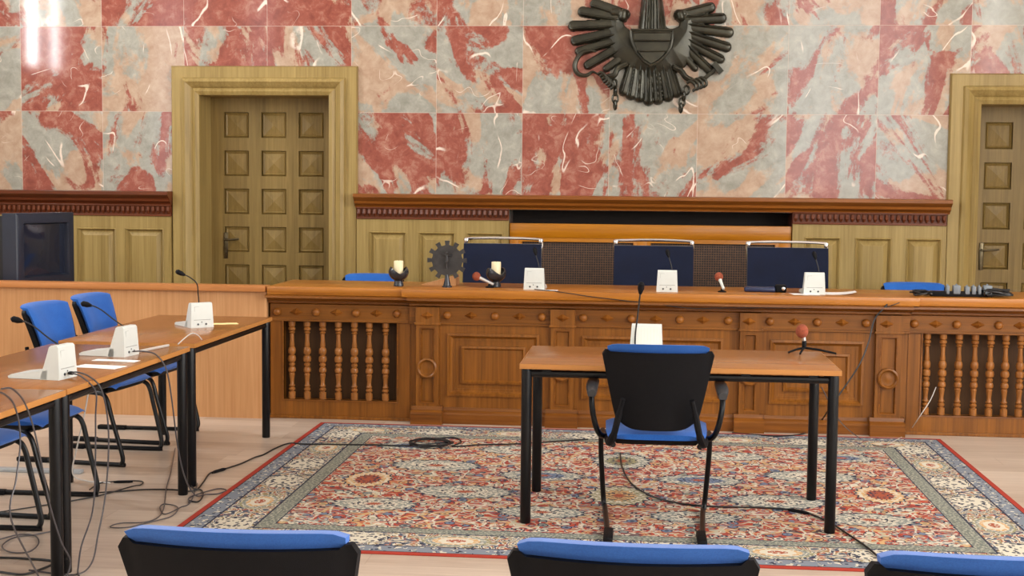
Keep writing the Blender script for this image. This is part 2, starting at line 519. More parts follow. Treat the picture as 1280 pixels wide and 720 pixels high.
def tag(o, label, cat, group=None, kind=None):
    if label: o['label'] = label
    if cat: o['category'] = cat
    if group: o['group'] = group
    if kind: o['kind'] = kind
    return o
def thing(name, label, cat, loc=(0, 0, 0), rz=0., group=None, kind=None):
    o = bpy.data.objects.new(name, None); COL.objects.link(o)
    o.location = loc; o.rotation_euler = (0, 0, rz); o.empty_display_size = .1
    return tag(o, label, cat, group, kind)
def children(o): return [c for c in bpy.data.objects if c.parent == o]
def dup(root, loc, rz, label, group=None):
    r = root.copy(); COL.objects.link(r); r.location = loc; r.rotation_euler = (0, 0, rz); r['label'] = label
    if group: r['group'] = group
    for ch in children(root):
        c = ch.copy(); COL.objects.link(c); c.parent = r
        for g in children(ch):
            d = g.copy(); COL.objects.link(d); d.parent = c
    return r
def curve_pts(pts, n=8):
    """Catmull-Rom through the points"""
    P = [Vector(p) for p in pts]
    P = [P[0]*2-P[1]] + P + [P[-1]*2-P[-2]]
    out = []
    for i in range(1, len(P)-2):
        a, b, c, d = P[i-1], P[i], P[i+1], P[i+2]
        for k in range(n):
            t = k/n
            out.append(.5*((2*b)+(c-a)*t+(2*a-5*b+4*c-d)*t*t+(3*b-a-3*c+d)*t**3))
    out.append(P[-2])
    return out

# ------------------------------------------------------------------ the room
YW = 10.75
XL, XR, YB, ZC = -6.2, 5.6, -4.2, 6.2
D1 = (-3.60, -2.525, 2.275)       # door openings x0, x1, top
D2 = (2.59, 3.66, 2.225)
NI = (-1.055, 1.18, 1.372)        # niche of the radiator cover
mb = MB().box(XL-.3, XR+.3, YB-.3, YW+1.0, -.2, 0)
tag(mb.build('floor', 'floor', smooth=False), 'pale beige laminate plank floor of the courtroom', 'floor', kind='structure')
mb = MB().box(XL-.3, XR+.3, YB-.3, YW+1.0, ZC, ZC+.2)
tag(mb.build('ceiling', 'ceiling', smooth=False), 'white ceiling high above the courtroom', 'ceiling', kind='structure')
T = .30
mb = MB()
mb.box(XL, D1[0], YW, YW+T, 0, ZC)
mb.box(D1[0], D1[1], YW, YW+T, D1[2], ZC)
mb.box(D1[1], NI[0], YW, YW+T, 0, ZC)
mb.box(NI[0], NI[1], YW, YW+T, NI[2], ZC)
mb.box(NI[1], D2[0], YW, YW+T, 0, ZC)
mb.box(D2[0], D2[1], YW, YW+T, D2[2], ZC)
mb.box(D2[1], XR, YW, YW+T, 0, ZC)
tag(mb.build('wall_back', 'marble', smooth=False), 'red and grey marble tiled wall behind the bench', 'wall', kind='structure')
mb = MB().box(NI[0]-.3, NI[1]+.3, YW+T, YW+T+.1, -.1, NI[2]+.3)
tag(mb.build('wall_niche', 'niche_shade', smooth=False), 'back of the niche above the radiator cover, painted dark as shade', 'wall', kind='structure')

def holed_wall(name, x0, x1, axis, a0, a1, holes, z1, label):
    """wall between a0 and a1 with window openings (p0, p1, z0, z1)"""
    m = MB()
    def b(p0, p1, q0, q1):
        if p1-p0 < 1e-4 or q1-q0 < 1e-4: return
        if axis == 'Y': m.box(x0, x1, p0, p1, q0, q1)
        else: m.box(p0, p1, x0, x1, q0, q1)
    cur = a0
    for (p0, p1, q0, q1) in sorted(holes):
        b(cur, p0, 0, z1); b(p0, p1, 0, q0); b(p0, p1, q1, z1); cur = p1
    b(cur, a1, 0, z1)
    return tag(m.build(name, 'plaster', smooth=False), label, 'wall', kind='structure')
HR = [(-2.6, -.4, 1.2, 5.2), (.8, 3.0, 1.2, 5.2), (4.2, 6.4, 1.2, 5.2)]
HL = [(-1.6, .6, 1.6, 5.2), (2.6, 4.8, 1.6, 5.2), (7.62, 7.74, 2.75, 5.6), (8.12, 8.30, 2.75, 5.6)]
HF_HAZE = [(2.5, 5.3, 1.4, 5.4)]  # unseen window added so its reflection hazes the right of the marble
holed_wall('wall_right', XR, XR+.3, 'Y', YB-.3, YW+1, HR, ZC, 'white plaster window wall right of the room')
holed_wall('wall_left', XL-.3, XL, 'Y', YB-.3, YW+1, HL, ZC, 'white plaster wall left of the room')
holed_wall('wall_front', YB-.3, YB, 'X', XL-.3, XR+.3, HF_HAZE, ZC, 'white plaster wall behind the visitor chairs')
wn = 0
def window(pos, axis, h):
    global wn
    wn += 1
    p0, p1, z0, z1 = h
    m = MB(); w = .05
    def b(a0, a1, q0, q1):
        if axis == 'Y': m.box(pos-.03, pos+.03, a0, a1, q0, q1, .005)
        else: m.box(a0, a1, pos-.03, pos+.03, q0, q1, .005)
    w = min(.05, (p1-p0)*.12)
    b(p0, p0+w, z0, z1); b(p1-w, p1, z0, z1); b(p0+w, p1-w, z0, z0+w); b(p0+w, p1-w, z1-w, z1)
    if p1-p0 > 1: b((p0+p1)/2-.03, (p0+p1)/2+.03, z0+w, z1-w); b(p0+w, p1-w, z1-1.2, z1-1.14)
    tag(m.build('window_%d' % wn, 'plaster', smooth=False), 'tall white framed courtroom window number %d' % wn, 'window', kind='structure')
def daylight(name, loc, rot, sx, sy, power, col=(1, .98, .95)):
    l = bpy.data.lights.new(name, 'AREA'); l.shape = 'RECTANGLE'; l.size = sx; l.size_y = sy
    l.energy = power; l.color = col
    o = bpy.data.objects.new(name, l); COL.objects.link(o); o.location = loc; o.rotation_euler = rot
    return o
KR, KL, KF_HAZE = 40., 9., 15.   # W per square metre of window, right / left / added haze window behind the camera
for h in HR:
    window(XR+.15, 'Y', h)
    daylight('window_daylight', (XR+.24, (h[0]+h[1])/2, (h[2]+h[3])/2), (0, R(90), 0), h[3]-h[2], h[1]-h[0], KR*(h[1]-h[0])*(h[3]-h[2]))
for h in HL:
    window(XL-.27, 'Y', h)
    k = KL if h[1]-h[0] > 1 else 210
    daylight('window_daylight', (XL-(.24 if h[1]-h[0] > 1 else .01), (h[0]+h[1])/2, (h[2]+h[3])/2), (0, R(-90), 0), h[3]-h[2], h[1]-h[0], k*(h[1]-h[0])*(h[3]-h[2]), (.95, .98, 1))
for h in HF_HAZE:
    window(YB-.15, 'X', h)  # frame and lamp of the added haze window
    daylight('window_daylight', ((h[0]+h[1])/2, YB-.24, (h[2]+h[3])/2), (R(90), 0, 0), h[1]-h[0], h[3]-h[2], KF_HAZE*(h[1]-h[0])*(h[3]-h[2]))
w = bpy.data.worlds.new('sky'); scene.world = w; w.use_nodes = True
bg = w.node_tree.nodes['Background']
bg.inputs[0].default_value = (.75, .85, 1, 1); bg.inputs[1].default_value = .8

# ------------------------------------------------------------------ doors
CAS = [(0, -.02), (0, .03), (.03, .045), (.055, .03), (.07, .05), (.105, .075), (.13, .06), (.14, .035), (.225, .035), (.235, .015), (.235, -.02)]
def door(n, D, label, hx, z_off=0):
    x0, x1, zt = D
    r = thing('door_%d' % n, label, 'door', ((x0+x1)/2, YW+.27, 0), kind='structure')
    yl = YW+.27
    m = MB().rect_frame(x0, x1, 0, zt, CAS, YW, bottom=False)
    m.build('casing', 'oak', r, True)
    m = MB()
    m.box(x0-.02, x0+.001, YW-.02, yl+.05, 0, zt+.02); m.box(x1-.001, x1+.02, YW-.02, yl+.05, 0, zt+.02); m.box(x0, x1, YW-.02, yl+.05, zt-.001, zt+.02)
    m.build('jamb', 'oak', r, True)
    # leaf: stiles and rails with sunk pyramid panels
    leaf = MB()
    leaf.box(x0, x1, yl+.025, yl+.06, 0, zt)
    nc, nr, pw = 3, 7, .212
    pitch = .318
    cx0 = (x0+x1)/2-pitch
    zs = [zt-.228-i*pitch-z_off for i in range(nr)]
    xs = [cx0+i*pitch for i in range(nc)]
    ex = [x0]+[v for c in xs for v in (c-pw/2, c+pw/2)]+[x1]
    for i in range(0, len(ex), 2): leaf.box(ex[i], ex[i+1], yl, yl+.03, 0, zt)
    ez = [zt]+[v for c in zs for v in (c+pw/2, c-pw/2)]+[0]
    for i in range(0, len(ez), 2):
        for c in xs: leaf.box(c-pw/2, c+pw/2, yl, yl+.03, max(0, ez[i+1]), ez[i])
    lf = leaf.build('leaf', 'oak_door', r, True, smooth=False)
    for c in xs:
        for z in zs:
            if z-pw/2 < 0: continue
            p = MB()
            h = pw/2
            q = .76*h
            o = [p.bm.verts.new((c+sx*h, yl+.024, z+sz*h)) for sx, sz in ((-1, -1), (1, -1), (1, 1), (-1, 1))]
            o2 = [p.bm.verts.new((c+sx*h*.86, yl+.010, z+sz*h*.86)) for sx, sz in ((-1, -1), (1, -1), (1, 1), (-1, 1))]
            o3 = [p.bm.verts.new((c+sx*q, yl+.019, z+sz*q)) for sx, sz in ((-1, -1), (1, -1), (1, 1), (-1, 1))]
            ap = p.bm.verts.new((c, yl+.003, z))
            for i in range(4):
                j = (i+1) % 4
                p.bm.faces.new((o[i], o[j], o2[j], o2[i])); p.bm.faces.new((o2[i], o2[j], o3[j], o3[i])); p.bm.faces.new((o3[i], o3[j], ap))
            p.build('panel', 'oak_door', r, True, smooth=False)
    m = MB()
    m.box(hx-.018, hx+.018, yl-.012, yl, .93, 1.15, .006)
    m.cyl((hx, yl-.01, 1.09), (hx, yl-.05, 1.09), .009)
    m.tube(curve_pts([(hx, yl-.05, 1.09), (hx+.05, yl-.052, 1.09), (hx+.10, yl-.05, 1.095), (hx+.125, yl-.045, 1.098)], 4), .009)
    m.lathe([(.007, -.002), (.007, -.016)], (hx, yl, .985), 12, 'Y')
    h = m.build('handle', 'handle', r, True); h['label'] = 'aged metal lever handle with long plate'
    return r
door(1, D1, 'tall oak coffered door in moulded frame, left of the carved bench', -3.475)
door(2, D2, 'tall oak coffered door in moulded frame, right of the carved bench', 2.70, .0)

# ------------------------------------------------------------------ wainscot and dado
def wainscot(n, x0, x1, panels, z1, label):
    r = thing('trim_%d' % n, label, 'wall panelling', ((x0+x1)/2, YW, 0), kind='structure')
    MB().box(x0, x1, YW-.03, YW, 0, z1).build('backing_board', 'oak', r, True, smooth=False)
    # raised frames round each panel
    zt, zb = z1-.10, .14
    fr = MB()
    ex = [x0]+[v for p in panels for v in p]+[x1]
    for i in range(0, len(ex), 2): fr.box(ex[i], ex[i+1], YW-.055, YW-.03, 0, z1)
    for p in panels:
        fr.box(p[0], p[1], YW-.055, YW-.03, zt, z1); fr.box(p[0], p[1], YW-.055, YW-.03, 0, zb)
    fr.build('frame', 'oak', r, True, smooth=False)
    for p in panels:
        m = MB()
        m.rect_frame(p[0]+.012, p[1]-.012, zb+.012, zt-.012, [(.012, .026), (.004, .034), (-.006, .012), (-.012, .006), (-.05, .030)], YW-.03)
        a, b = p[0]+.062, p[1]-.062
        vs = [m.bm.verts.new(c) for c in ((a, YW-.06, zb+.062), (b, YW-.06, zb+.062), (b, YW-.06, zt-.062), (a, YW-.06, zt-.062))]
        m.bm.faces.new(vs)
        m.build('panel', 'oak', r, True)
    return r
WZ = 1.285
r1 = wainscot(1, XL, -3.835, [(-5.93, -5.60), (-5.50, -5.16), (-5.06, -4.72), (-4.63, -4.30), (-4.225, -3.895)], WZ, 'olive oak wall panelling left of the left door')
r2_ = wainscot(2, -2.29, NI[0], [(-2.19, -1.88), (-1.785, -1.485), (-1.395, -1.10)], WZ, 'olive oak wall panelling between left door and radiator cover')
r3 = wainscot(3, NI[1], 2.355, [(1.27, 1.55), (1.66, 1.94), (2.05, 2.32)], WZ, 'olive oak wall panelling left of the right door')
def frieze(r, x0, x1):
    m = MB().box(x0, x1, YW-.065, YW-.02, WZ, WZ+.012, .003)
    m.box(x0, x1, YW-.05, YW-.02, WZ+.012, WZ+.09)
    n = int((x1-x0)/.042)
    for i in range(n):
        cx = x0+(i+.5)*(x1-x0)/n
        m.lathe([(.017, 0), (.017, .012), (.011, .02)], (cx, YW-.05, WZ+.034), 10, 'Y') if False else None
        m.tube([(cx, YW-.058, WZ+.078), (cx, YW-.062, WZ+.045), (cx, YW-.056, WZ+.022)], [.013, .016, .006], 8)
    m.box(x0, x1, YW-.07, YW-.02, WZ+.082, WZ+.096, .004)
    f = m.build('carved_frieze', 'dado_dark', r, True); f['label'] = 'red brown carved frieze under the dado rail'
frieze(r1, XL, -3.835); frieze(r2_, -2.29, NI[0]); frieze(r3, NI[1], 2.355)
# dado cornice
DPR = [(YW, WZ+.09), (YW-.06, WZ+.09), (YW-.065, WZ+.105), (YW-.10, WZ+.125), (YW-.105, WZ+.145), (YW-.125, WZ+.155), (YW-.15, WZ+.175), (YW-.15, WZ+.198), (YW-.13, WZ+.205), (YW, WZ+.205)]
DPL = [(y, WZ+.09+(z-WZ-.09)*1.0) for y, z in DPR]
tag(MB().extrude_x(DPL, XL, -3.83).build('trim_4', 'dado_dark', None, True), 'dark brown dado rail on the marble wall left of the left door', 'dado rail', kind='structure')
tag(MB().extrude_x(DPR, -2.30, 2.375).build('trim_5', 'dado', None, True), 'brown dado rail running between the two doors', 'dado rail', kind='structure')

# radiator cover in the niche
rc = thing('radiator_cover', 'orange wood radiator cover with dark woven lattice, in the wall niche behind the judges', 'radiator cover', (0.06, YW, 0))
ox0, ox1, oz = NI[0], NI[1], 1.265
m = MB()
m.box(ox0+.005, ox1-.005, YW-.03, YW+.02, oz-.115, oz, .004)
for a, b in ((ox0+.005, ox0+.075), (-.03, .045), (ox1-.10, ox1-.005)): m.box(a, b, YW-.03, YW+.02, .10 if -.1 < a < .1 else 0, oz-.115, .004)
m.box(ox0+.075, ox1-.1, YW-.03, YW+.02, 0, .10, .004)
m.build('frame', 'orange', rc, True)
m = MB()
for a, b in ((ox0+.075, -.03), (.045, ox1-.10)):
    m.rect_frame(a+.0, b-.0, .10, oz-.115, [(.0, .025), (-.03, .03), (-.035, .0)], YW)
m.build('beading', 'orange', rc, True)
for a, b in ((ox0+.075, -.03), (.045, ox1-.10)):
    MB().box(a, b, YW-.005, YW+.01, .10, oz-.115).build('lattice_panel', 'lattice', rc, True, smooth=False)

# ------------------------------------------------------------------ coat of arms on the wall
EY = YW-.003
def W(u, v): # photograph direction to the wall surface
    p = at(u, v, Y=YW); return (p.x, p.z)
def crop(p): return W(700+float(p[0])/4.964, float(p[1])/4.964)
em = thing('eagle_emblem', 'large dark bronze eagle coat of arms on the marble wall', 'coat of arms', (W(812, 70)[0], YW, W(812, 140)[1]))
def plate(poly, y0, y1, m=None, inset=.0):
    m = m or MB()
    pts = [crop(p) for p in poly]
    cx = sum(p[0] for p in pts)/len(pts); cz = sum(p[1] for p in pts)/len(pts)
    k = 1-inset
    m.prism(pts, lambda p: (p[0], y0, p[1]), lambda p: (cx+(p[0]-cx)*k, y1, cz+(p[1]-cz)*k))
    return m
import numpy as np
def relief(name, box, feathers=(), polys=(), step=3.6):
    """cast relief: the height above the wall is the union of plump feathers and domed plates"""
    nx, ny = int((box[2]-box[0])/step), int((box[3]-box[1])/step)
    U, V = np.meshgrid(np.linspace(box[0], box[2], nx+1), np.linspace(box[1], box[3], ny+1), indexing='ij')
    H = np.full(U.shape, -1.)
    for (a, b, w0, w1, h, rid) in feathers:
        ax, ay, bx, by = *a, *b
        dx, dy = bx-ax, by-ay; L = math.hypot(dx, dy); ux, uy = dx/L, dy/L
        t = ((U-ax)*ux+(V-ay)*uy); q = (U-ax)*-uy+(V-ay)*ux
        wl = (w0+(w1-w0)*np.clip(t/L, 0, 1))/2
        over = np.where(t < 0, -t, np.where(t > L-wl, t-(L-wl), 0))
        d = np.sqrt(q*q+over*over)/wl
        hh = np.where(d < 1, .030+h*np.sqrt(np.clip(1-d*d, 0, 1)), -1)
        if rid is not None:
            hh = np.where(d < 1, hh+.015*np.exp(-((q/wl-rid)/.20)**2)*np.clip((L-t)/wl*1.2, 0, 1), hh)
        H = np.maximum(H, hh)
    for (poly, h, sc) in polys:
        ins = np.zeros(U.shape, bool); D = np.full(U.shape, 1e9)
        n = len(poly)
        for i in range(n):
            x0, y0 = poly[i]; x1, y1 = poly[(i+1) % n]
            cond = ((y0 > V) != (y1 > V))
            with np.errstate(divide='ignore', invalid='ignore'):
                xi = (x1-x0)*(V-y0)/((y1-y0) if y1 != y0 else 1e-9)+x0
            ins ^= cond & (U < xi)
            ex, ey = x1-x0, y1-y0; L2 = ex*ex+ey*ey
            t = np.clip(((U-x0)*ex+(V-y0)*ey)/L2, 0, 1)
            D = np.minimum(D, np.hypot(U-x0-t*ex, V-y0-t*ey))
        H = np.maximum(H, np.where(ins, .030+h*(1-np.exp(-D/sc)), -1))
    m = MB(); vs = {}
    keep = H > 0
    def vert(i, j):
        if (i, j) not in vs:
            p = crop((U[i, j], V[i, j]))
            vs[(i, j)] = m.bm.verts.new((p[0], EY-max(0., float(H[i, j])), p[1]))
        return vs[(i, j)]
    for i in range(nx):
        for j in range(ny):
            if keep[i, j] or keep[i+1, j] or keep[i, j+1] or keep[i+1, j+1]:
                m.bm.faces.new((vert(i, j), vert(i+1, j), vert(i+1, j+1), vert(i, j+1)))
    return m.build(name, 'bronze', em, True, ang=75)
fw_ = .016
relief('wing', (20, -10, 470, 470),
       [((405, 90), (190, 16), 60, 66, fw_, -.6), ((345, 108), (112, 70), 60, 66, fw_, -.6), ((330, 152), (52, 164), 58, 68, fw_, -.6), ((326, 205), (68, 260), 58, 64, fw_, -.6),
        ((330, 258), (96, 328), 54, 56, fw_, -.6), ((340, 310), (152, 418), 58, 56, fw_, -.6), ((395, 350), (270, 440), 50, 40, fw_, None), ((395, 85), (385, 140), 58, 62, .045, None), ((330, 80), (400, 78), 48, 66, .03, None)])
relief('wing', (680, -10, 1100, 490),
       [((735, 98), (962, 40), 60, 66, fw_, -.6), ((790, 125), (1032, 112), 60, 66, fw_, -.6), ((800, 172), (1076, 206), 58, 68, fw_, -.6), ((805, 222), (1060, 302), 58, 64, fw_, -.6),
        ((800, 268), (1018, 380), 54, 58, fw_, -.6), ((795, 310), (950, 458), 58, 54, fw_, -.6), ((770, 350), (850, 440), 46, 36, fw_, None), ((745, 92), (756, 140), 58, 62, .045, None), ((740, 90), (790, 86), 62, 48, .03, None)])
relief('body', (280, 50, 860, 490), [],
       [([(300, 120), (330, 90), (380, 76), (408, 90), (402, 112), (390, 132), (400, 165), (435, 190), (480, 196), (505, 165), (650, 165), (690, 186), (738, 165), (745, 135), (726, 112), (728, 92), (760, 78), (800, 88), (835, 110),
          (838, 200), (830, 310), (808, 372), (770, 420), (735, 428), (726, 452), (640, 478), (500, 478), (410, 452), (400, 424), (345, 372), (318, 330), (300, 260), (294, 190)], .058, 75)])
relief('neck_and_head', (400, -190, 700, 215),
       [((572, 190), (572, -80), 176, 112, .085, None), ((535, 190), (548, -40), 34, 26, .10, None), ((572, 190), (574, -40), 34, 26, .105, None), ((612, 190), (604, -40), 34, 26, .10, None),
        ((570, -60), (560, -160), 120, 100, .09, None), ((560, -115), (452, -98), 60, 22, .06, None)],
       [([(480, 215), (505, 165), (520, 100), (630, 100), (645, 160), (690, 215)], .07, 30)])
relief('tail', (350, 400, 780, 670),
       [((440, 410), (388, 596), 52, 64, .022, .3), ((468, 415), (434, 620), 52, 64, .024, .2), ((503, 420), (490, 636), 52, 64, .026, .1), ((545, 425), (550, 656), 52, 64, .028, 0.),
        ((590, 420), (612, 650), 52, 64, .026, -.1), ((635, 415), (676, 632), 52, 64, .024, -.2), ((675, 408), (734, 606), 52, 64, .022, -.3)])
# shield with raised rim and bars
sh = [(438, 200), (698, 200), (697, 240), (685, 300), (655, 350), (610, 392), (563, 418), (520, 390), (475, 335), (450, 280), (440, 240)]
m = MB(); plate(sh, EY-.06, EY-.125, m, .03)
s_ = m.build('shield', 'bronze', em, True)
m = MB()
rim = [crop(p) for p in sh]
m.tube([(p[0], EY-.130, p[1]) for p in rim+[rim[0]]], .012, 8)
plate([(460, 216), (680, 216), (678, 262), (464, 262)], EY-.118, EY-.148, m)
plate([(485, 332), (655, 332), (612, 378), (563, 404), (520, 376)], EY-.118, EY-.148, m)
for e in ([(462, 264), (680, 264)], [(484, 330), (656, 330)], [(458, 214), (684, 214)]):
    q = [crop(p) for p in e]
    m.tube([(p[0], EY-.150, p[1]) for p in q], .007, 8)
m.build('shield_relief', 'bronze', s_, True)
# hammer (right claw) and sickle (left claw)
m = MB()
A, B = crop((860, 520)), crop((972, 425))
m.tube([(A[0], EY-.06, A[1]), (B[0], EY-.06, B[1])], .016, 10)
plate([(938, 408), (962, 386), (1012, 446), (985, 468)], EY-.025, EY-.095, m)
m.build('hammer', 'bronze', em, True)
m = MB()
sk = [(225, 325), (185, 318), (135, 335), (100, 385), (95, 430), (120, 465), (165, 472), (205, 450), (245, 470)]
q = [crop(p) for p in sk]
pts = curve_pts([(p[0], EY-.055, p[1]) for p in q], 5)
m.tube(pts, [.008+.012*math.sin(PI*min(1, i/len(pts)*1.1)) for i in range(len(pts))], 8)
m.build('sickle', 'bronze', em, True)
for cx, sx in (((345, 440), -1), ((760, 440), 1)):
    m = MB()
    # leg from the body and curled talons round the tool
    L = [(420, 400), (360, 430), (340, 470), (300, 480), (260, 500)] if sx < 0 else [(700, 420), (750, 445), (775, 480), (810, 500), (850, 520)]
    q = [crop(p) for p in L]
    m.tube(curve_pts([(p[0], EY-.06, p[1]) for p in q], 4), .022, 8)
    for k in range(4):
        bx = 265+k*14 if sx < 0 else 815+k*22
        by = 490+k*14 if sx < 0 else 545-k*8
        T_ = [(bx-30, by-24), (bx-8, by-34), (bx+18, by-16), (bx+24, by+10), (bx+6, by+24)]
        q = [crop(p) for p in T_]
        m.tube(curve_pts([(p[0], EY-.075-.012*math.sin(i/4*PI), p[1]) for i, p in enumerate(q)], 4), .012, 8)
    m.build('claw', 'bronze', em, True)
    # broken chain
    m = MB()
    base = [(330, 500), (345, 545), (342, 590), (345, 640), (340, 668)] if sx < 0 else [(790, 545), (775, 580), (757, 620), (752, 655), (745, 690)]
    for k in range(len(base)-1):
        a, b = crop(base[k]), crop(base[k+1])
        c = ((a[0]+b[0])/2, (a[1]+b[1])/2)
        ring = []
        for j in range(13):
            t = 2*PI*j/12
            dx_, dz_ = math.cos(t)*.022, math.sin(t)*.034
            yy = 0 if k % 2 == 0 else dx_
            ring.append((c[0]+(dx_ if k % 2 == 0 else dx_*.4), EY-.055-yy*.8, c[1]+dz_))
        m.tube(ring, .010, 6)
    m.build('chain', 'bronze', em, True)

# ------------------------------------------------------------------ the carved bench
BZ = .885                 # worktop height
YP, YPI, YBS = 8.66, 8.62, 8.69     # panel plane, pilaster plane, balustrade plane
bench = thing('judges_bench', 'long carved brown wooden judges bench with turned balusters, below the coat of arms', 'bench', (.05, 8.95, 0))
X0, XA, XB, X1 = -2.44, -1.50, 1.70, 2.64
def zpx(u, v, Y): return at(u, v, Y=Y).z
# worktop slab
m = MB()
m.box(X0, X1, 8.60, 9.25, BZ-.055, BZ, .006)
m.box(XA-.04, XB+.04, 8.565, 8.62, BZ-.055, BZ, .006)
m.build('worktop', 'worktop', bench, True)
# cornice mouldings (lip, cove)
def cornice(x0, x1, dy):
    pr = [(8.80, BZ-.055), (8.56+dy, BZ-.055), (8.538+dy, BZ-.061), (8.536+dy, BZ-.074), (8.585+dy, BZ-.08), (8.60+dy, BZ-.092), (8.625+dy, BZ-.10), (8.625+dy, BZ-.112), (8.645+dy, BZ-.122), (8.80, BZ-.122)]
    return MB().extrude_x(pr, x0, x1)
cornice(X0-.01, XA, .045).build('cornice', 'bench_trim', bench, True)
cornice(XA, XB, .005).build('cornice', 'bench_trim', bench, True)
cornice(XB, X1+.01, .045).build('cornice', 'bench_trim', bench, True)
# carcass: back boards, ends
m = MB()
m.box(X0+.06, X1-.06, 9.16, 9.20, 0, BZ-.055)
m.box(X0, X0+.05, YBS+.03, 9.2, 0, BZ-.055); m.box(X1-.05, X1, YBS+.03, 9.2, 0, BZ-.055)
m.box(XA, XB, YP+.035, YP+.06, 0, BZ-.055)
m.build('carcass', 'bench', bench, True, smooth=False)
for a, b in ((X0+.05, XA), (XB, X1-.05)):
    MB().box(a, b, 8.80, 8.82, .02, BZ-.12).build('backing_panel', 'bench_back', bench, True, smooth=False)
FZ0, FZ1 = BZ-.225, BZ-.122      # frieze band
# frieze boards
for a, b, y in ((X0, XA, YBS-.005), (XA, XB, YP-.005), (XB, X1, YBS-.005)):
    m = MB().box(a, b, y, y+.05, FZ0, FZ1)
    m.box(a, b, y-.010, y+.05, FZ0-.010, FZ0+.004, .003)
    m.build('frieze_board', 'bench_h', bench, True, smooth=False)
PIL = [(520, 548), (688, 717), (924, 950), (1094, 1126)]
PILX = [(at(a, 470, Y=YPI).x, at(b, 470, Y=YPI).x) for a, b in PIL]
# balustrade frames + balusters
def baluster_mb(x, y, z0, z1):
    h = z1-z0
    pr = [(.023, 0), (.023, .085), (.015, .09), (.015, .10), (.022, .115), (.022, .13), (.014, .145), (.021, .165), (.014, .185), (.0145, .23), (.018, .29), (.020, .31), (.015, .325),
          (.024, .345), (.025, .37), (.021, .395), (.014, .405), (.021, .425), (.021, .44), (.014, .455), (.025, .475), (.027, .505), (.024, .535), (.014, .55), (.024, .575), (.026, .61), (.022, .64),
          (.015, .655), (.018, .67), (.014, .74), (.0135, .82), (.020, .835), (.013, .85), (.023, .87), (.023, .89), (.014, .905), (.022, .915), (.023, .95), (.022, 1)]
    return MB().lathe([(r*1.02, z0+t*h) for r, t in pr], (x, y, 0), 14)
for (a, b, xs) in ((X0, XA, [365, 384, 403.4, 423, 443, 461.5, 482]), (XB, X1, [1158, 1178, 1198, 1218, 1237.5, 1256.5, 1275])):
    o0, o1 = (a+.09, b-.09)
    zb, zt = .128, FZ0-.012
    m = MB()
    m.box(a, o0, YBS, YBS+.06, 0, FZ0); m.box(o1, b, YBS, YBS+.06, 0, FZ0)
    m.box(o0, o1, YBS, YBS+.06, 0, zb)
    m.box(a-.005, b+.005, YBS-.012, YBS+.01, 0, .02, .003)
    m.build('balustrade_frame', 'bench', bench, True, smooth=False)
    m = MB().rect_frame(o0, o1, zb, zt, [(.0, -.02), (.0, .004), (.010, .006), (.012, -.01)], YBS)
    m.build('balustrade_moulding', 'bench_trim', bench, True)
    for u in xs:
        x = at(u, 455, Y=YBS+.03).x
        baluster_mb(x, YBS+.03, zb, FZ0).build('baluster', 'baluster', bench, True)
# panels
spans = [(PILX[0][1], PILX[1][0]), (PILX[1][1], PILX[2][0]), (PILX[2][1], PILX[3][0])]
frames_px = [(560, 673), (728, 903), (963, 1079)]
for (a, b), (fa, fb) in zip(spans, frames_px):
    fa, fb = at(fa, 450, Y=YP).x, at(fb, 450, Y=YP).x
    pz0, pz1 = .185, .590
    m = MB()
    m.box(a, fa, YP, YP+.04, .10, FZ0); m.box(fb, b, YP, YP+.04, .10, FZ0)
    m.box(fa, fb, YP, YP+.04, pz1, FZ0); m.box(fa, fb, YP, YP+.04, .10, pz0)
    p = m.build('panel', 'bench', bench, True, smooth=False)
    m = MB()
    m.rect_frame(fa, fb, pz0, pz1, [(.004, -.005), (.004, .012), (-.012, .014), (-.02, .002), (-.03, -.008), (-.045, -.008), (-.045, -.02)], YP)
    m.box(fa+.03, fb-.03, YP+.012, YP+.03, pz0+.03, pz1-.03)
    ia, ib = fa+.09, fb-.09
    m.rect_frame(ia, ib, pz0+.085, pz1-.085, [(.006, -.014), (.006, .006), (-.008, .009), (-.018, -.004), (-.02, -.014)], YP)
    m.box(ia+.015, ib-.015, YP+.004, YP+.03, pz0+.10, pz1-.10)
    m.build('panel_moulding', 'bench', p, True, smooth=False)
    m = MB().extrude_x([(YP+.04, 0), (YP-.035, 0), (YP-.035, .062), (YP-.022, .078), (YP-.01, .085), (YP-.004, .105), (YP+.04, .105)], a-.02, b+.02)
    m.build('plinth', 'bench_trim', bench, True)
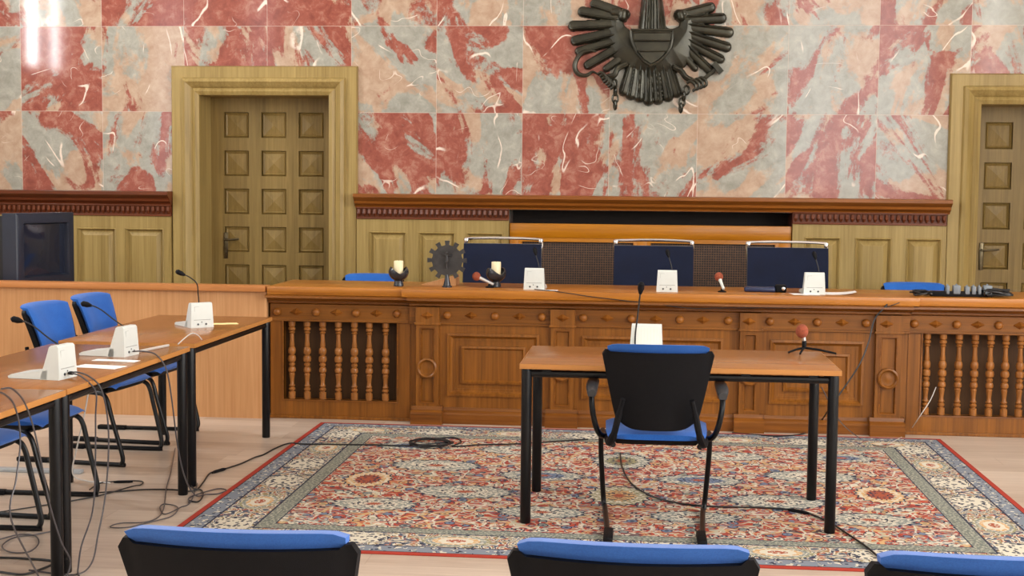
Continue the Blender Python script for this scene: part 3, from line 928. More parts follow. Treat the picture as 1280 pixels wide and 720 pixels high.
# pilasters
for k, (a, b) in enumerate(PILX):
    m = MB()
    c = (a+b)/2; hw = (b-a)/2
    ow = hw-.028
    m.box(a, a+.026, YPI, YP+.02, .135, FZ0-.03); m.box(b-.026, b, YPI, YP+.02, .135, FZ0-.03)
    m.box(a, b, YPI, YP+.02, FZ0-.03, FZ0); m.box(a, b, YPI, YP+.02, .08, .135)
    m.box(a+.02, b-.02, YPI+.018, YP+.02, .13, FZ0-.025)
    m.box(a-.012, b+.012, YPI-.012, YP+.02, FZ0-.012, FZ0+.004, .003)
    m.box(a-.004, b+.004, YPI-.008, YP+.02, FZ0, FZ1+.002)
    p = m.build('pilaster', 'bench', bench, True, smooth=False)
    m = MB()
    m.rect_frame(a+.026, b-.026, .135, FZ0-.03, [(.002, .004), (-.006, .004), (-.012, -.012)], YPI)
    m.build('pilaster_moulding', 'bench_trim', p, True)
    zc = .365
    m = MB().lathe([(.066, -.0), (.066, -.034), (.056, -.040), (.048, -.034), (.044, -.022), (.03, -.020), (.015, -.024), (.002, -.024)], (c, YPI+.02, zc), 28, 'Y')
    m.build('medallion', 'bench', p, True)
    m = MB().extrude_x([(YP+.02, 0), (YPI-.045, 0), (YPI-.045, .07), (YPI-.03, .085), (YPI-.012, .092), (YPI-.006, .115), (YP+.02, .115)], a-.03, b+.03)
    m.build('pilaster_base', 'bench_trim', p, True)
# bosses: ball and diamond in turn
def boss(u, kind, Y, v):
    x = at(u, v, Y=Y).x; z = (FZ0+FZ1)/2
    m = MB()
    if kind == 'b':
        m.lathe([(.024, .0), (.027, -.006), (.027, -.012), (.022, -.022), (.013, -.029), (.002, -.031)], (x, Y, z), 14, 'Y')
    else:
        w_, h_ = .045, .025
        c = [m.bm.verts.new(p) for p in ((x-w_, Y, z), (x, Y, z+h_), (x+w_, Y, z), (x, Y, z-h_))]
        t = m.bm.verts.new((x, Y-.034, z)); bk = m.bm.verts.new((x, Y+.01, z))
        for i in range(4): m.bm.faces.new((c[i], c[(i+1) % 4], t)); m.bm.faces.new((c[(i+1) % 4], c[i], bk))
    m.build('boss', 'boss', bench, True, smooth=(kind == 'b'), ang=60)
for i, u in enumerate([346.6, 370.4, 395.5, 420.9, 445.3, 470.7, 496.3]): boss(u, 'bd'[i % 2], YBS-.005, 391)
C3 = lambda a: 320+a/3.272
C4 = lambda a: 620+a/3.6
C5 = lambda a: 900+a/3.274
for u in (C3(700), C4(300), C5(120), C5(683)): boss(u, 'd', YPI-.008, 395)
for l in ([C3(782), C3(880), C3(978), 649, C4(207)], [C4(393), C4(500), C4(610), C4(720), C4(828), C4(932), C4(1045)], [C5(205), C5(305), C5(398), C5(500), C5(598)]):
    for i, u in enumerate(l):
        k = 'bd'[i % 2]
        boss(u, k, YP-.005, 397)
for i, a in enumerate([795, 883, 968, 1055, 1140, 1228, 1312]): boss(C5(a), 'bd'[i % 2], YBS-.005, 405)

# pale beech partition to the left of the bench
pt = thing('partition', 'plain pale beech partition with a thick cap, left of the carved bench', 'partition', (-4.3, 8.66, 0))
MB().box(-6.1, X0-.012, 8.64, 8.68, 0, .845).build('front_panel', 'beech', pt, True, smooth=False)
MB().box(-6.1, X0-.012, 8.60, 8.74, .845, .885, .006).build('cap', 'beech_h', pt, True)
MB().box(-6.1, X0-.012, 8.70, 9.45, .80, .825, .004).build('rear_shelf', 'beech_h', pt, True)
m = MB()
for x in (-6.05, -4.4, -2.52): m.box(x, x+.03, 8.69, 9.43, 0, .80)
m.build('bracket_panel', 'beech', pt, True, smooth=False)

# ------------------------------------------------------------------ rug
m = MB()
cx, cy = (RUG_X0+RUG_X1)/2, (RUG_Y0+RUG_Y1)/2
m.box(RUG_X0-cx, RUG_X1-cx, RUG_Y0-cy, RUG_Y1-cy, 0, .006, .002)
rug = m.build('rug', 'rug', smooth=False)
rug.location = (cx, cy, .0)
tag(rug, 'red and cream patterned Persian rug on the pale floor before the bench', 'rug')
RZ = .0062

# ------------------------------------------------------------------ tables
def make_table(loc, rz, label, L=1.435, D=.715):
    t = thing('table', label, 'table', loc, rz, 'rectangular tables with black legs')
    a, b = L/2, D/2
    MB().box(-a, a, -b, b, .715, .74, .003).build('tabletop', 'table', t)
    m = MB()
    for s in (-1, 1):
        m.box(-a, a, s*b-.0012, s*b+.0012, .7165, .7385); m.box(s*a-.0012, s*a+.0012, -b, b, .7165, .7385)
    e = m.build('edge_band', 'edge', t, smooth=False); e['label'] = 'lighter wood edge band'
    m = MB()
    i = .035
    for s in (-1, 1):
        m.tube([(-a+i, s*(b-i), .692), (a-i, s*(b-i), .692)], .0165, 10)
        m.tube([(s*(a-i), -b+i, .692), (s*(a-i), b-i, .692)], .0165, 10)
    for k in range(5):
        for s in (-1, 1):
            x = -a+.12+k*(L-.24)/4
            m.box(x-.02, x+.02, s*(b-i)-.012, s*(b-i)+.012, .7, .7155)
    m.build('frame', 'black', t)
    for sx in (-1, 1):
        for sy in (-1, 1):
            x, y = sx*(a-.03), sy*(b-.03)
            MB().lathe([(.0225, 0), (.0245, .004), (.0245, .70), (.022, .7155)], (x, y, 0), 16).build('leg', 'black', t)
    return t
tw = make_table((.179, 6.394, RZ), 0, 'witness table standing alone on the rug, red foam microphone on its right end')
tA = dup(tw, (-2.58, 5.735, 0), R(90), 'side table at the left carrying two white conference units and papers')
tB = dup(tw, (-2.60, 7.30, 0), R(90), 'side table at the left nearest the beech partition, one white conference unit on it')
tC = dup(tw, (-2.575, 4.275, 0), R(90), 'side table cut off at the left edge, nearest the camera, black cables over its edge')

# ------------------------------------------------------------------ chairs
def back_fn(zb, zt, wb, wt, y0, y1, curl, off, shell=False):
    def f(u, v):
        s = u*2-1
        w = wb+(wt-wb)*(v**.75)
        zz = zb+(zt-zb)*v
        if shell:      # the shell stands a little higher at both ends, where it wraps the pad
            e = min(1, max(0, (abs(s)-.86)/.07)); e = e*e*(3-2*e)
            if v > .7: zz += ((v-.7)/.3)*(.016*e - .026*max(0, (abs(s)-.90)/.10)**2)
        elif v > .80: zz -= ((v-.8)/.2)*(.004*s*s + .010*abs(s)**14)
        if v < .2: zz += .034*(1-v/.2)**2*abs(s)**5
        x = s*w
        y = y0+(y1-y0)*v + curl*s*s + off - .012*math.sin(v*PI)*-1
        return (x, y, zz)
    return f
def make_chair(arms, loc, rz, label, group):
    t = thing('armchair' if arms else 'visitor_chair', label, 'chair', loc, rz, group)
    # seat cushion: rounded, waterfall front
    def top(u, v):
        s = u*2-1; q = v*2-1
        hw = .235*(1-.05*v)
        k = (1-abs(s)**6*.25); k2 = (1-abs(q)**6*.25)
        x = s*hw*(1-.06*abs(q)**6); y = .02+q*.235*(1-.05*abs(s)**6)*-1
        z = .475-.012*(1-s*s)*(1-q*q) - .020*abs(s)**6 - (.030*max(0, -q)**5 if q < 0 else .018*q**6)
        return (x, y, z)
    def bot(u, v):
        p = top(u, v); s = u*2-1; q = v*2-1
        return (p[0]*.97, .02+(p[1]-.02)*.97, .425+.012*(abs(s)**6+abs(q)**6)*.5)
    MB().slab(top, bot, 16, 16).build('seat', 'blue', t, ang=60)
    m = MB().slab(lambda u, v: (lambda p: (p[0]*.95, .02+(p[1]-.02)*.95, .432))(bot(u, v)), lambda u, v: (lambda p: (p[0]*.86, .02+(p[1]-.02)*.86, .405))(bot(u, v)), 8, 8)
    m.build('seat_pan', 'black_plastic', t, ang=60)
    # back: black shell behind, blue pad in front wrapped over the top
    sf = back_fn(.480, .832, .165, .243, -.245, -.335, .045, 0, True)
    m = MB().slab(lambda u, v: (lambda p: (p[0], p[1]+.012, p[2]))(sf(u, v)), lambda u, v: (lambda p: (p[0]*.99, p[1]-.010-.010*math.sin(PI*v), p[2]))(sf(u, v)), 40, 18)
    m.build('back_shell', 'black_plastic', t, ang=60)
    pf = back_fn(.495, .868, .148, .220, -.245, -.338, .040, .016)
    def padf(u, v):
        p = pf(u, v); s = u*2-1
        bul = .026*(1-abs(s)**5)*(1-abs(v*2-1)**6)
        return (p[0], p[1]+.006+bul, p[2])
    def padb(u, v):
        p = pf(u, v)
        k = .030*max(0, (v-.86)/.14)
        return (p[0], p[1]-.008-k, p[2]+.004*max(0, (v-.9)/.1))
    MB().slab(padf, padb, 20, 22).build('back_pad', 'blue', t, ang=70)
    # frame: two cantilever sides
    m = MB()
    for s in (-1, 1):
        P = [(s*.19, -.20, .405), (s*.215, -.05, .405), (s*.240, .13, .405), (s*.250, .185, .397), (s*.255, .212, .36), (s*.254, .235, .27), (s*.245, .280, .10), (s*.241, .290, .045), (s*.238, .278, .0185), (s*.232, .245, .0125), (s*.205, -.30, .0125), (s*.200, -.345, .0125)]
        m.tube(curve_pts(P, 5), .0125, 10)
    m.tube([(-.21, -.03, .405), (.21, -.03, .405)], .011, 8)
    m.tube([(-.23, .17, .405), (.23, .17, .405)], .011, 8)
    fr = m.build('frame', 'black', t)
    m = MB()
    for s in (-1, 1):
        m = MB().box(s*.204-.021, s*.204+.021, -.356, -.17, 0, .026, .006)
        m.build('foot_cap', 'black_plastic', fr)
    for s in (-1, 1):
        m = MB()
        P = [(s*.215, -.10, .415), (s*.205, -.22, .42), (s*.185, -.285, .47), (s*.165, -.305, .56), (s*.148, -.325, .63)]
        m.tube(curve_pts(P, 4), [.019]*8+[.015]*5+[.011]*4, 8)
        m.build('back_bracket', 'black_plastic', t)
    if arms:
        for s in (-1, 1):
            m = MB()
            P = [(s*.215, -.06, .415), (s*.250, -.10, .43), (s*.272, -.13, .48), (s*.288, -.13, .56), (s*.292, -.09, .615), (s*.290, .0, .630), (s*.287, .10, .628)]
            m.tube(curve_pts(P, 5), .013, 10)
            a = m.build('arm', 'black', t)
            m = MB()
            m.slab(lambda u, v: (s*.290+(u*2-1)*.028*(1-.3*abs(v*2-1)**4), -.17+v*.30, .664-.012*abs(u*2-1)**3-.02*(1-v)**6),
                   lambda u, v: (s*.290+(u*2-1)*.022*(1-.3*abs(v*2-1)**4), -.165+v*.29, .624-.012*(1-v)**3), 8, 12)
            p = m.build('arm_pad', 'dark_grey', a, ang=60); p['label'] = 'dark grey arm pad'
    return t
GA = 'blue visitor chairs'
make_chair(True, (.082, 6.105, RZ), R(0), 'blue and black armchair with its back to the camera, drawn up to the witness table', GA)
c0 = make_chair(False, (at(286, 670, Y=2.5).x, 2.835, 0), R(1), 'blue topped black chair back in the foreground at the lower left', GA)
dup(c0, (at(794, 685, Y=2.5).x, 2.835, 0), R(-1), 'blue topped black chair back in the foreground, at the middle of the bottom edge')
dup(c0, (at(1256, 700, Y=2.5).x, 2.835, 0), R(0), 'blue topped black chair back in the foreground at the lower right corner')
dup(c0, (-3.06, 7.27, 0), R(-95), 'blue chair facing the far left side table, nearer the camera of the two')
dup(c0, (-3.05, 7.90, 0), R(-93), 'blue chair at the far left side table, closest to the beech partition')
dup(c0, (-2.95, 6.09, 0), R(-92), 'blue chair whose seat shows under the left side table with two conference units')
dup(c0, (-2.93, 5.42, 0), R(-92), 'blue chair cut off at the left edge, its seat left of the near table legs')
dup(c0, (-2.06, 9.95, 0), R(180), 'blue chair behind the bench at the left, only its top showing left of the candle')
dup(c0, (2.03, 9.95, 0), R(180), 'blue chair behind the bench at the right, only its top showing beside the power strip')

# high-backed navy chairs
def make_high(loc, label):
    t = thing('judge_chair', label, 'chair', loc, R(180), 'navy high back chairs behind the bench')
    def f(u, v):
        s = u*2-1
        return (s*.286, -.24-.09*v+.03*s*s, .47+.665*v)
    m = MB().slab(lambda u, v: (lambda p: (p[0], p[1]+.03+.012*(1-abs(v*2-1)**4), p[2]))(f(u, v)), lambda u, v: (lambda p: (p[0], p[1]-.025, p[2]))(f(u, v)), 14, 14)
    m.build('backrest', 'navy', t, ang=50)
    MB().box(-.28, .28, -.25, .25, .40, .49, .03, 4).build('seat', 'navy', t)
    m = MB()
    tp = [(-.284, -.345, 1.12), (-.283, -.343, 1.155), (-.270, -.340, 1.168), (-.1, -.352, 1.174), (.1, -.352, 1.174), (.270, -.340, 1.168), (.283, -.343, 1.155), (.284, -.345, 1.12)]
    m.tube(curve_pts(tp, 4), .0105, 10)
    for s in (-1, 1):
        m.tube(curve_pts([(s*.282, -.345, 1.13), (s*.272, -.335, .95), (s*.272, -.30, .75), (s*.272, -.265, .47), (s*.285, -.22, .40)], 4), .0095, 10)
        m.box(s*.276-.013, s*.276+.013, -.354, -.322, 1.136, 1.172, .006)
    m.build('back_rail', 'chrome', t)
    m = MB()
    for s in (-1, 1):
        m.tube(curve_pts([(s*.292, -.22, .40), (s*.292, .22, .40), (s*.292, .26, .36), (s*.292, .26, .05), (s*.292, .23, .0125), (s*.292, -.26, .0125)], 4), .0125, 10)
    m.tube([(-.292, -.2, .40), (.292, -.2, .40)], .011); m.tube([(-.292, .2, .40), (.292, .2, .40)], .011)
    m.build('frame', 'chrome', t)
    return t
h0 = make_high((-1.01, 9.52, 0), 'navy high back chair with chrome rail behind the bench, left one behind the candle')
dup(h0, (.092, 9.52, 0), R(180), 'navy high back chair with chrome rail behind the bench, middle one under the eagle')
dup(h0, (1.05, 9.52, 0), R(180), 'navy high back chair with chrome rail behind the bench, right one above the white papers')

# ------------------------------------------------------------------ conference units
def make_unit(loc, rz, label, neck, grille=True):
    t = thing('conference_unit', label, 'conference microphone', loc, rz, 'white conference microphone units')
    w = .068
    # side outline in (y, z): user side is -Y
    m = MB()
    for body in ([(.035, 0), (.036, .012), (.029, .132), (.022, .140), (-.004, .140), (-.012, .134), (-.052, .0)], [(-.02, .001), (-.02, .038), (-.185, .017), (-.200, .009), (-.197, .001)]):
        n = len(body)
        a = [m.bm.verts.new((-w*(1-.10*(p[1]/.14)), p[0], p[1])) for p in body]; b = [m.bm.verts.new((w*(1-.10*(p[1]/.14)), p[0], p[1])) for p in body]
        for i in range(n): m.bm.faces.new((a[i], a[(i+1) % n], b[(i+1) % n], b[i]))
        m.bm.faces.new(a[::-1]); m.bm.faces.new(b)
    es = [e for e in m.bm.edges if len(e.link_faces) == 2 and e.calc_face_angle(0) > .3]
    bmesh.ops.bevel(m.bm, geom=es, offset=.003, segments=2, affect='EDGES', profile=.5)
    m.build('housing', 'ivory', t)
    m = MB()
    m.prism([(-.052, .045), (.052, .045), (.048, .125), (-.048, .125)], lambda p: (p[0], -.052+p[1]*.2985-.0025, p[1]), lambda p: (p[0], -.052+p[1]*.2985+.002, p[1]))
    g = m.build('speaker_grille', 'grille', t, smooth=False)
    m = MB()
    m.box(-.05, .05, .031, .0352, .043, .046)
    m.box(.018, .045, .0265, .0307, .118, .1192)
    m.box(.044, .0452, .027, .0315, .090, .118)
    g = m.build('groove', 'ivory_dark', t, smooth=False)
    m = MB()
    for x in (-.022, .026): m.lathe([(.006, .034), (.006, .038), (.0035, .0385)], (x, 0, .020), 12, 'Y')
    m.lathe([(.003, .034), (.003, .037)], (.004, 0, .032), 8, 'Y')
    m.build('socket', 'dark_grey', t)
    m = MB()
    for k in range(5): m.box(-.05+k*.022, -.036+k*.022, -.13, -.11, .016, .0245, .002)
    m.build('button', 'ivory_dark', t)
    m = MB()
    pts = curve_pts(neck, 6)
    m.tube(pts, .0034, 8)
    nk = m.build('gooseneck', 'cable', t)
    e = Vector(neck[-1]); d = (e-Vector(neck[-2])).normalized()
    m = MB()
    m.tube([e-d*.004, e+d*.006, e+d*.02, e+d*.042, e+d*.052], [.006, .009, .0135, .0135, .006], 12)
    mh = m.build('microphone_head', 'black_plastic', nk)
    return t
NA = [(.01, .0, .138), (.01, -.05, .168), (.008, -.11, .208), (.006, -.15, .226), (.005, -.172, .230)]
u1 = make_unit((-2.375, 5.30, .74), R(262), 'white conference unit on the left side table, the nearer one, papers beside it', NA)
u2 = dup(u1, (-2.40, 6.06, .74), R(262), 'white conference unit at the far end of the two-unit side table, beside the joint')
N3 = [(.005, .0, .138), (.018, .02, .19), (.030, .03, .25), (.060, .0, .285), (.085, -.012, .298)]
u3 = make_unit((-2.475, 7.36, .74), R(222), 'white conference unit on the side table nearest the beech partition, yellow note beside it', N3)
NB = [(.0, .005, .138), (-.004, .006, .20), (.004, .0, .27), (.010, -.008, .325)]
NB = [(-.045, -.035, .03), (-.044, -.045, .10), (-.036, -.05, .18), (-.030, -.055, .245), (-.026, -.06, .285)]
u4 = make_unit((.034, 6.47, .74+RZ), R(-3), 'white conference unit with slotted grille on the witness table, behind the armchair', NB)
u4.scale = (1.16, 1.1, 1.06)
N5 = [(-.03, .0, .138), (-.024, .0, .17), (-.012, .0, .21), (-.008, -.005, .225)]
u5 = make_unit((-.688, 8.72, BZ), R(180), 'white conference unit on the bench, left one, before the left navy chair', N5)
dup(u5, (.172, 8.72, BZ), R(180), 'white conference unit on the bench, middle one, before the middle navy chair')
dup(u5, (1.105, 8.72, BZ), R(181), 'white conference unit on the bench, right one, between the white papers')

# ------------------------------------------------------------------ foam microphones
def desk_mic(loc, rz, label, tilt, L, body):
    t = thing('foam_microphone', label, 'microphone', loc, rz, 'microphones with red foam heads')
    d = Vector((math.cos(tilt), 0, math.sin(tilt)))
    base = Vector((0, 0, .022))
    m = MB().tube([base, base+d*L*.6, base+d*L], [.009, .010, .013], 12)
    m.build('body', body, t)
    m = MB(); c = base+d*(L+.016); m.sphere(c, .028, 18, 12, (1, 1, 1.05))
    m.build('foam_windscreen', 'foam', t)
    m = MB()
    m.lathe([(.028, 0), (.028, .006), (.010, .012), (.008, .024)], (d.x*.03, 0, 0), 14)
    m.build('stand', 'black_plastic', t)
    return t
desk_mic((-.965, 8.80, BZ), R(176), 'silver microphone with rust red foam head lying left of the right candle', R(24), .11, 'silver')
desk_mic((.535, 8.74, BZ), R(115), 'white microphone with rust red foam head pointing up, right of the middle conference unit', R(48), .085, 'ivory')
t = thing('tripod_microphone', 'microphone with rust red foam ball on a black tripod, right end of the witness table', 'microphone', (.805, 6.665, .74+RZ))
m = MB()
for a, L in ((200, .085), (250, .08), (-12, .155)):
    m.tube([(0, 0, .028), (math.cos(R(a))*L*.5, math.sin(R(a))*L*.5, .020), (math.cos(R(a))*L, math.sin(R(a))*L, .006)], [.006, .0055, .005], 8)
m.lathe([(.009, .022), (.011, .03), (.011, .06), (.007, .07)], (0, 0, 0), 12)
m.build('tripod', 'black_plastic', t)
MB().tube([(0, 0, .06), (-.004, 0, .078), (-.008, 0, .09)], [.010, .011, .012], 12).build('body', 'steel', t)
MB().sphere((-.012, 0, .109), .032, 18, 14, (.95, .95, 1.08)).build('foam_windscreen', 'foam', t)

# ------------------------------------------------------------------ candle holders, candles, cog sculpture
def holder(loc, rz, label):
    t = thing('candle_holder', label, 'candle holder', loc, rz, 'dark candle holders on the bench')
    m = MB().lathe([(.030, 0), (.034, .004), (.031, .022), (.027, .035), (.030, .042)], (0, 0, 0), 20)
    m.build('foot', 'glaze', t)
    def rim(a): return .62+.38*abs(math.cos(a))**1.3
    def f(sc):
        def g(u, v):
            a = u*2*PI; k = v*rim(a)
            ph = -PI/2+k*PI*.72
            r = (.047*math.cos(ph)+.004)*sc*(1.32 if True else 1)
            return (r*math.cos(a), r*math.sin(a), .094+.058*math.sin(ph)*(1 if sc == 1 else .92))
        return g
    m = MB()
    a = m.grid(f(1), 32, 12, True); b = m.grid(f(.86), 32, 12, True)
    for i in range(32):
        j = (i+1) % 32
        m.bm.faces.new((a[i][12], a[j][12], b[j][12], b[i][12]))
    m.build('cupped_bowl', 'glaze', t, ang=60)
    return t
def candle(loc, label):
    t = thing('candle', label, 'candle', loc, 0, 'cream candles in the holders')
    m = MB().lathe([(.030, 0), (.0315, .002), (.0315, .112), (.030, .117), (.022, .113), (.004, .112)], (0, 0, 0), 20)
    w_ = m.build('wax', 'wax', t)
    MB().tube([(0, 0, .11), (.001, 0, .122)], .0012, 6).build('wick', 'wick', t)
holder((-1.60, 8.80, BZ), R(20), 'dark cupped candle holder on the bench left of the cog sculpture')
candle((-1.60, 8.80, BZ+.052), 'short cream candle in the dark holder left of the cog sculpture')
holder((-.955, 8.86, BZ), R(35), 'dark cupped candle holder on the bench before the left navy chair')
candle((-.955, 8.86, BZ+.052), 'cream candle before the left navy chair, right of the cog sculpture')
t = thing('cog_sculpture', 'dark iron cog wheel sculpture with a crucifix relief, on the bench between the candles', 'sculpture', (-1.272, 8.78, BZ))
m = MB(); zc = .178; n = 12; poly = []
for k in range(n):
    a = 2*PI*k/n
    for da, r in ((-.115, .102), (-.118, .131), (.118, .131), (.115, .102)):
        poly.append((r*math.sin(a+da), zc+r*math.cos(a+da)))
    a2 = a+PI/n
    poly.append((.099*math.sin(a2), zc+.099*math.cos(a2)))
m.prism(poly, lambda p: (p[0], -.012, p[1]), lambda p: (p[0], .012, p[1]))
m.build('cog_wheel', 'iron', t, smooth=False)
m = MB().lathe([(.034, 0), (.034, .006), (.026, .012), (.018, .045), (.013, .085)], (0, 0, 0), 18)
m.build('stem', 'glaze', t)
m = MB()
m.box(-.005, .005, -.020, -.010, zc-.055, zc+.06, .002); m.box(-.035, .035, -.020, -.010, zc+.028, zc+.037, .002)
m.tube(curve_pts([(0, -.026, zc+.036), (.003, -.027, zc+.005), (-.002, -.026, zc-.02), (.002, -.025, zc-.052)], 4), [.009]*4+[.010]*4+[.007]*5, 8)
m.sphere((.002, -.028, zc+.05), .009, 10, 8)
for s in (-1, 1): m.tube([(0, -.025, zc+.03), (s*.018, -.024, zc+.04), (s*.033, -.023, zc+.045)], [.005, .004, .003], 6)
m.build('crucifix_relief', 'iron', t)
# small sloped beech stand behind the cog
m = MB()
m.prism([(-1.475, BZ), (-1.30, BZ), (-1.235, BZ), (-1.235, BZ+.068)], lambda p: (p[0], 8.93, p[1]), lambda p: (p[0], 9.12, p[1]))
tag(m.build('sloped_stand', 'beech', None, True, smooth=False), 'small sloped beech wedge on the bench behind the cog sculpture', 'reading stand')

# ------------------------------------------------------------------ papers, case, power strip
def sheet(name, loc, rz, w, d, mat, label, cat, curl=0., group=None):
    def f(u, v):
        x, y = (u-.5)*w, (v-.5)*d
        return (x, y, .0012+curl*max(0, (u-.55)/.45)**2*(1-.3*v) + .0008*math.sin(u*7+v*3)**2)
    m = MB().slab(f, lambda u, v: (lambda p: (p[0], p[1], p[2]-.0009))(f(u, v)), 12, 8)
    o = m.build(name, mat)
    o.location = loc; o.rotation_euler = (0, 0, rz)
    return tag(o, label, cat, group)
sheet('paper_sheet', (1.235, 8.80, BZ), R(-6), .29, .21, 'paper', 'curled white paper on the bench right of the right conference unit', 'paper', .020)
sheet('paper_sheet', (1.045, 8.70, BZ), R(8), .17, .12, 'paper', 'white paper on the bench showing left of the right conference unit', 'paper')
sheet('paper_sheet', (-.585, 8.66, BZ), R(4), .11, .05, 'paper', 'small white paper slip on the bench right of the left conference unit', 'paper')
sheet('paper_sheet', (-2.355, 5.655, .74), R(80), .10, .21, 'paper', 'white paper on the left side table, the nearer of two behind the near unit', 'paper')
sheet('paper_sheet', (-2.365, 5.865, .74), R(84), .06, .21, 'paper', 'white paper strip on the left side table, just before the far unit', 'paper')
sheet('note', (-2.40, 7.56, .74), R(25), .16, .08, 'yellow_paper', 'pale yellow note beside the white unit on the far side table', 'paper')
sheet('paper_sheet', (-4.56, 9.02, .826), R(4), .30, .21, 'paper', 'white paper behind the partition at the left edge, beside the television', 'paper', .01)
t = thing('case', 'dark navy case with black end block on the bench before the right navy chair', 'case', (.79, 8.86, BZ), R(-3))
MB().box(-.115, .085, -.05, .05, 0, .032, .012, 3).build('body', 'case', t)
m = MB().box(.085, .155, -.045, .045, 0, .048, .010, 3)
m.build('end_block', 'black_plastic', t)
MB().lathe([(.011, -.047), (.011, -.052), (.006, -.054)], (.135, 0, .026), 12, 'Y').build('knob', 'chrome', t)
t = thing('power_strip', 'black power strip with grey plugs on the bench by the right blue chair', 'power strip', (2.02, 8.72, BZ), R(0))
MB().box(-.19, .19, -.028, .028, 0, .034, .006).build('body', 'black_plastic', t)
for i, (x, h, w_) in enumerate(((-.085, .038, .02), (-.03, .040, .045), (.035, .034, .028), (.075, .036, .026), (.110, .034, .02), (.16, .042, .052))):
    m = MB().box(x-w_/2, x+w_/2, -.034, .012, .018, .034+h, .006)
    m.tube([(x, -.012, .034+h-.004), (x, -.005, .034+h+.006)], [.008, .005], 8)
    m.build('plug', 'plug_grey', t)
rnd = random.Random(4)
P = []
for k in range(40):
    a = k*1.1
    P.append((2.24+.11*math.cos(a*1.3)*(.6+.4*rnd.random()), 8.74+.07*math.sin(a), BZ+.008+.045*rnd.random()))
tag(MB().tube(curve_pts(P, 5), .006, 6).build('cable_tangle', 'cable', None, True), 'heap of tangled black cable right of the power strip on the bench', 'cable')
P = []
for k in range(22):
    a = k*1.25
    P.append((1.78+.075*math.cos(a)*(.6+.4*rnd.random()), 8.73+.05*math.sin(a*1.2), BZ+.008+.028*rnd.random()))
tag(MB().tube(curve_pts(P, 5), .006, 6).build('cable_tangle', 'cable', None, True), 'small heap of black cable left of the power strip on the bench', 'cable')

# ------------------------------------------------------------------ television
t = thing('television', 'dark bulky tube television turned to the right, behind the partition at the left edge', 'television', (-4.19, 9.12, .826), R(77))
m = MB()
w_, h_ = .315, .495
m.rect_frame(-w_+.075, w_-.075, .07, h_-.06, [(.075, -.10), (.075, .012), (.060, .022), (.006, .022), (0, .010), (-.004, -.03)], 0)
bz_ = m.build('bezel', 'tv', t)
m = MB()
nx = 10
m.slab(lambda u, v: ((u-.5)*(2*w_-.14), .008-.018*(1-(u*2-1)**2)*(1-(v*2-1)**2)+.010, .065+v*(h_-.12)), lambda u, v: ((u-.5)*(2*w_-.14), .05, .065+v*(h_-.12)), 12, 12)
s_ = m.build('screen', 'screen', t)
m = MB()
A = [(-w_+.004, .004), (w_-.004, .004), (w_-.004, h_-.004), (-w_+.004, h_-.004)]
B = [(-w_*.62, .03), (w_*.62, .03), (w_*.62, h_*.70), (-w_*.62, h_*.70)]
rings = [[m.bm.verts.new((p[0], y, p[1])) for p in q] for q, y in ((A, .03), (A, .13), (B, .46))]
for i in range(2):
    for k in range(4): m.bm.faces.new((rings[i][k], rings[i][(k+1) % 4], rings[i+1][(k+1) % 4], rings[i+1][k]))
m.bm.faces.new(rings[0]); m.bm.faces.new(rings[2])
m.build('cabinet', 'tv_black', t, smooth=False)
m = MB()
for k in range(4): m.box(.05+k*.03, .068+k*.03, -.026, -.02, .022, .032, .002)
m.build('button', 'dark_grey', bz_)

# ------------------------------------------------------------------ cables
def cable(pts, label, mat='cable', r=.0045, ends=None, group='loose cables'):
    m = MB().tube(curve_pts(pts, 7), r, 6)
    o = m.build('cable', mat, None, True)
    tag(o, label, 'cable', group)
    if ends:
        e = MB()
        for (a, b) in ends: e.tube([a, Vector(a).lerp(Vector(b), .2), Vector(a).lerp(Vector(b), .8), b], [r*1.2, r*2.2, r*2.2, r*1.2], 8)
        e.build('connector', 'black_plastic', o, True)
    return o
def fl(u, v, h=.006):
    p = at(u, v, Z=0)
    on = RUG_X0 < p.x < RUG_X1 and RUG_Y0 < p.y < RUG_Y1
    z = h+(RZ if on else 0)
    p = at(u, v, Z=z); return (p.x, p.y, z)
# coiled microphone cable across the rug
P = [fl(u, v) for u, v in ((236, 604), (245, 612), (254, 603), (262, 592), (275, 588), (300, 580), (318, 572), (330, 568), (345, 560), (362, 554), (380, 555), (420, 555.5), (470, 556), (505, 557))]
rnd = random.Random(9)
for k in range(34):
    a = k*.9
    u = 537+30*math.cos(a)*(.55+.45*rnd.random()); v = 553+6.5*math.sin(a)*(.55+.45*rnd.random())
    P.append(fl(u, v, .007+.018*rnd.random()))
P += [fl(u, v) for u, v in ((560, 547, ), (572, 548), (576, 553), (566, 558), (600, 556), (640, 555), (690, 552), (735, 549))]
cable(P, 'black cable crossing the rug with a coiled bundle in its middle', ends=[(fl(265, 591), fl(282, 586))])
cable([fl(u, v) for u, v in ((775, 566), (778, 585), (790, 605), (815, 620), (850, 629), (890, 633), (940, 634), (975, 636), (1005, 640), (1035, 652), (1062, 669), (1085, 685), (1106, 703))],
      'black cable from under the armchair across the rug to the lower right', ends=[(fl(985, 637), fl(1012, 642))])
def bf(u, v, Y): return tuple(at(u, v, Y=Y))
cable([bf(1112, 377, 8.60), bf(1106, 384, 8.55), bf(1093, 400, 8.545), bf(1085, 430, 8.53), bf(1073, 458, 8.50), bf(1050, 492, 8.48), bf(1036, 512, 8.46), fl(1020, 534, .012), fl(1000, 543), fl(970, 545), fl(940, 543), fl(915, 541)],
      'black cable hanging from the bench edge down to the rug, right of the witness table', r=.005)
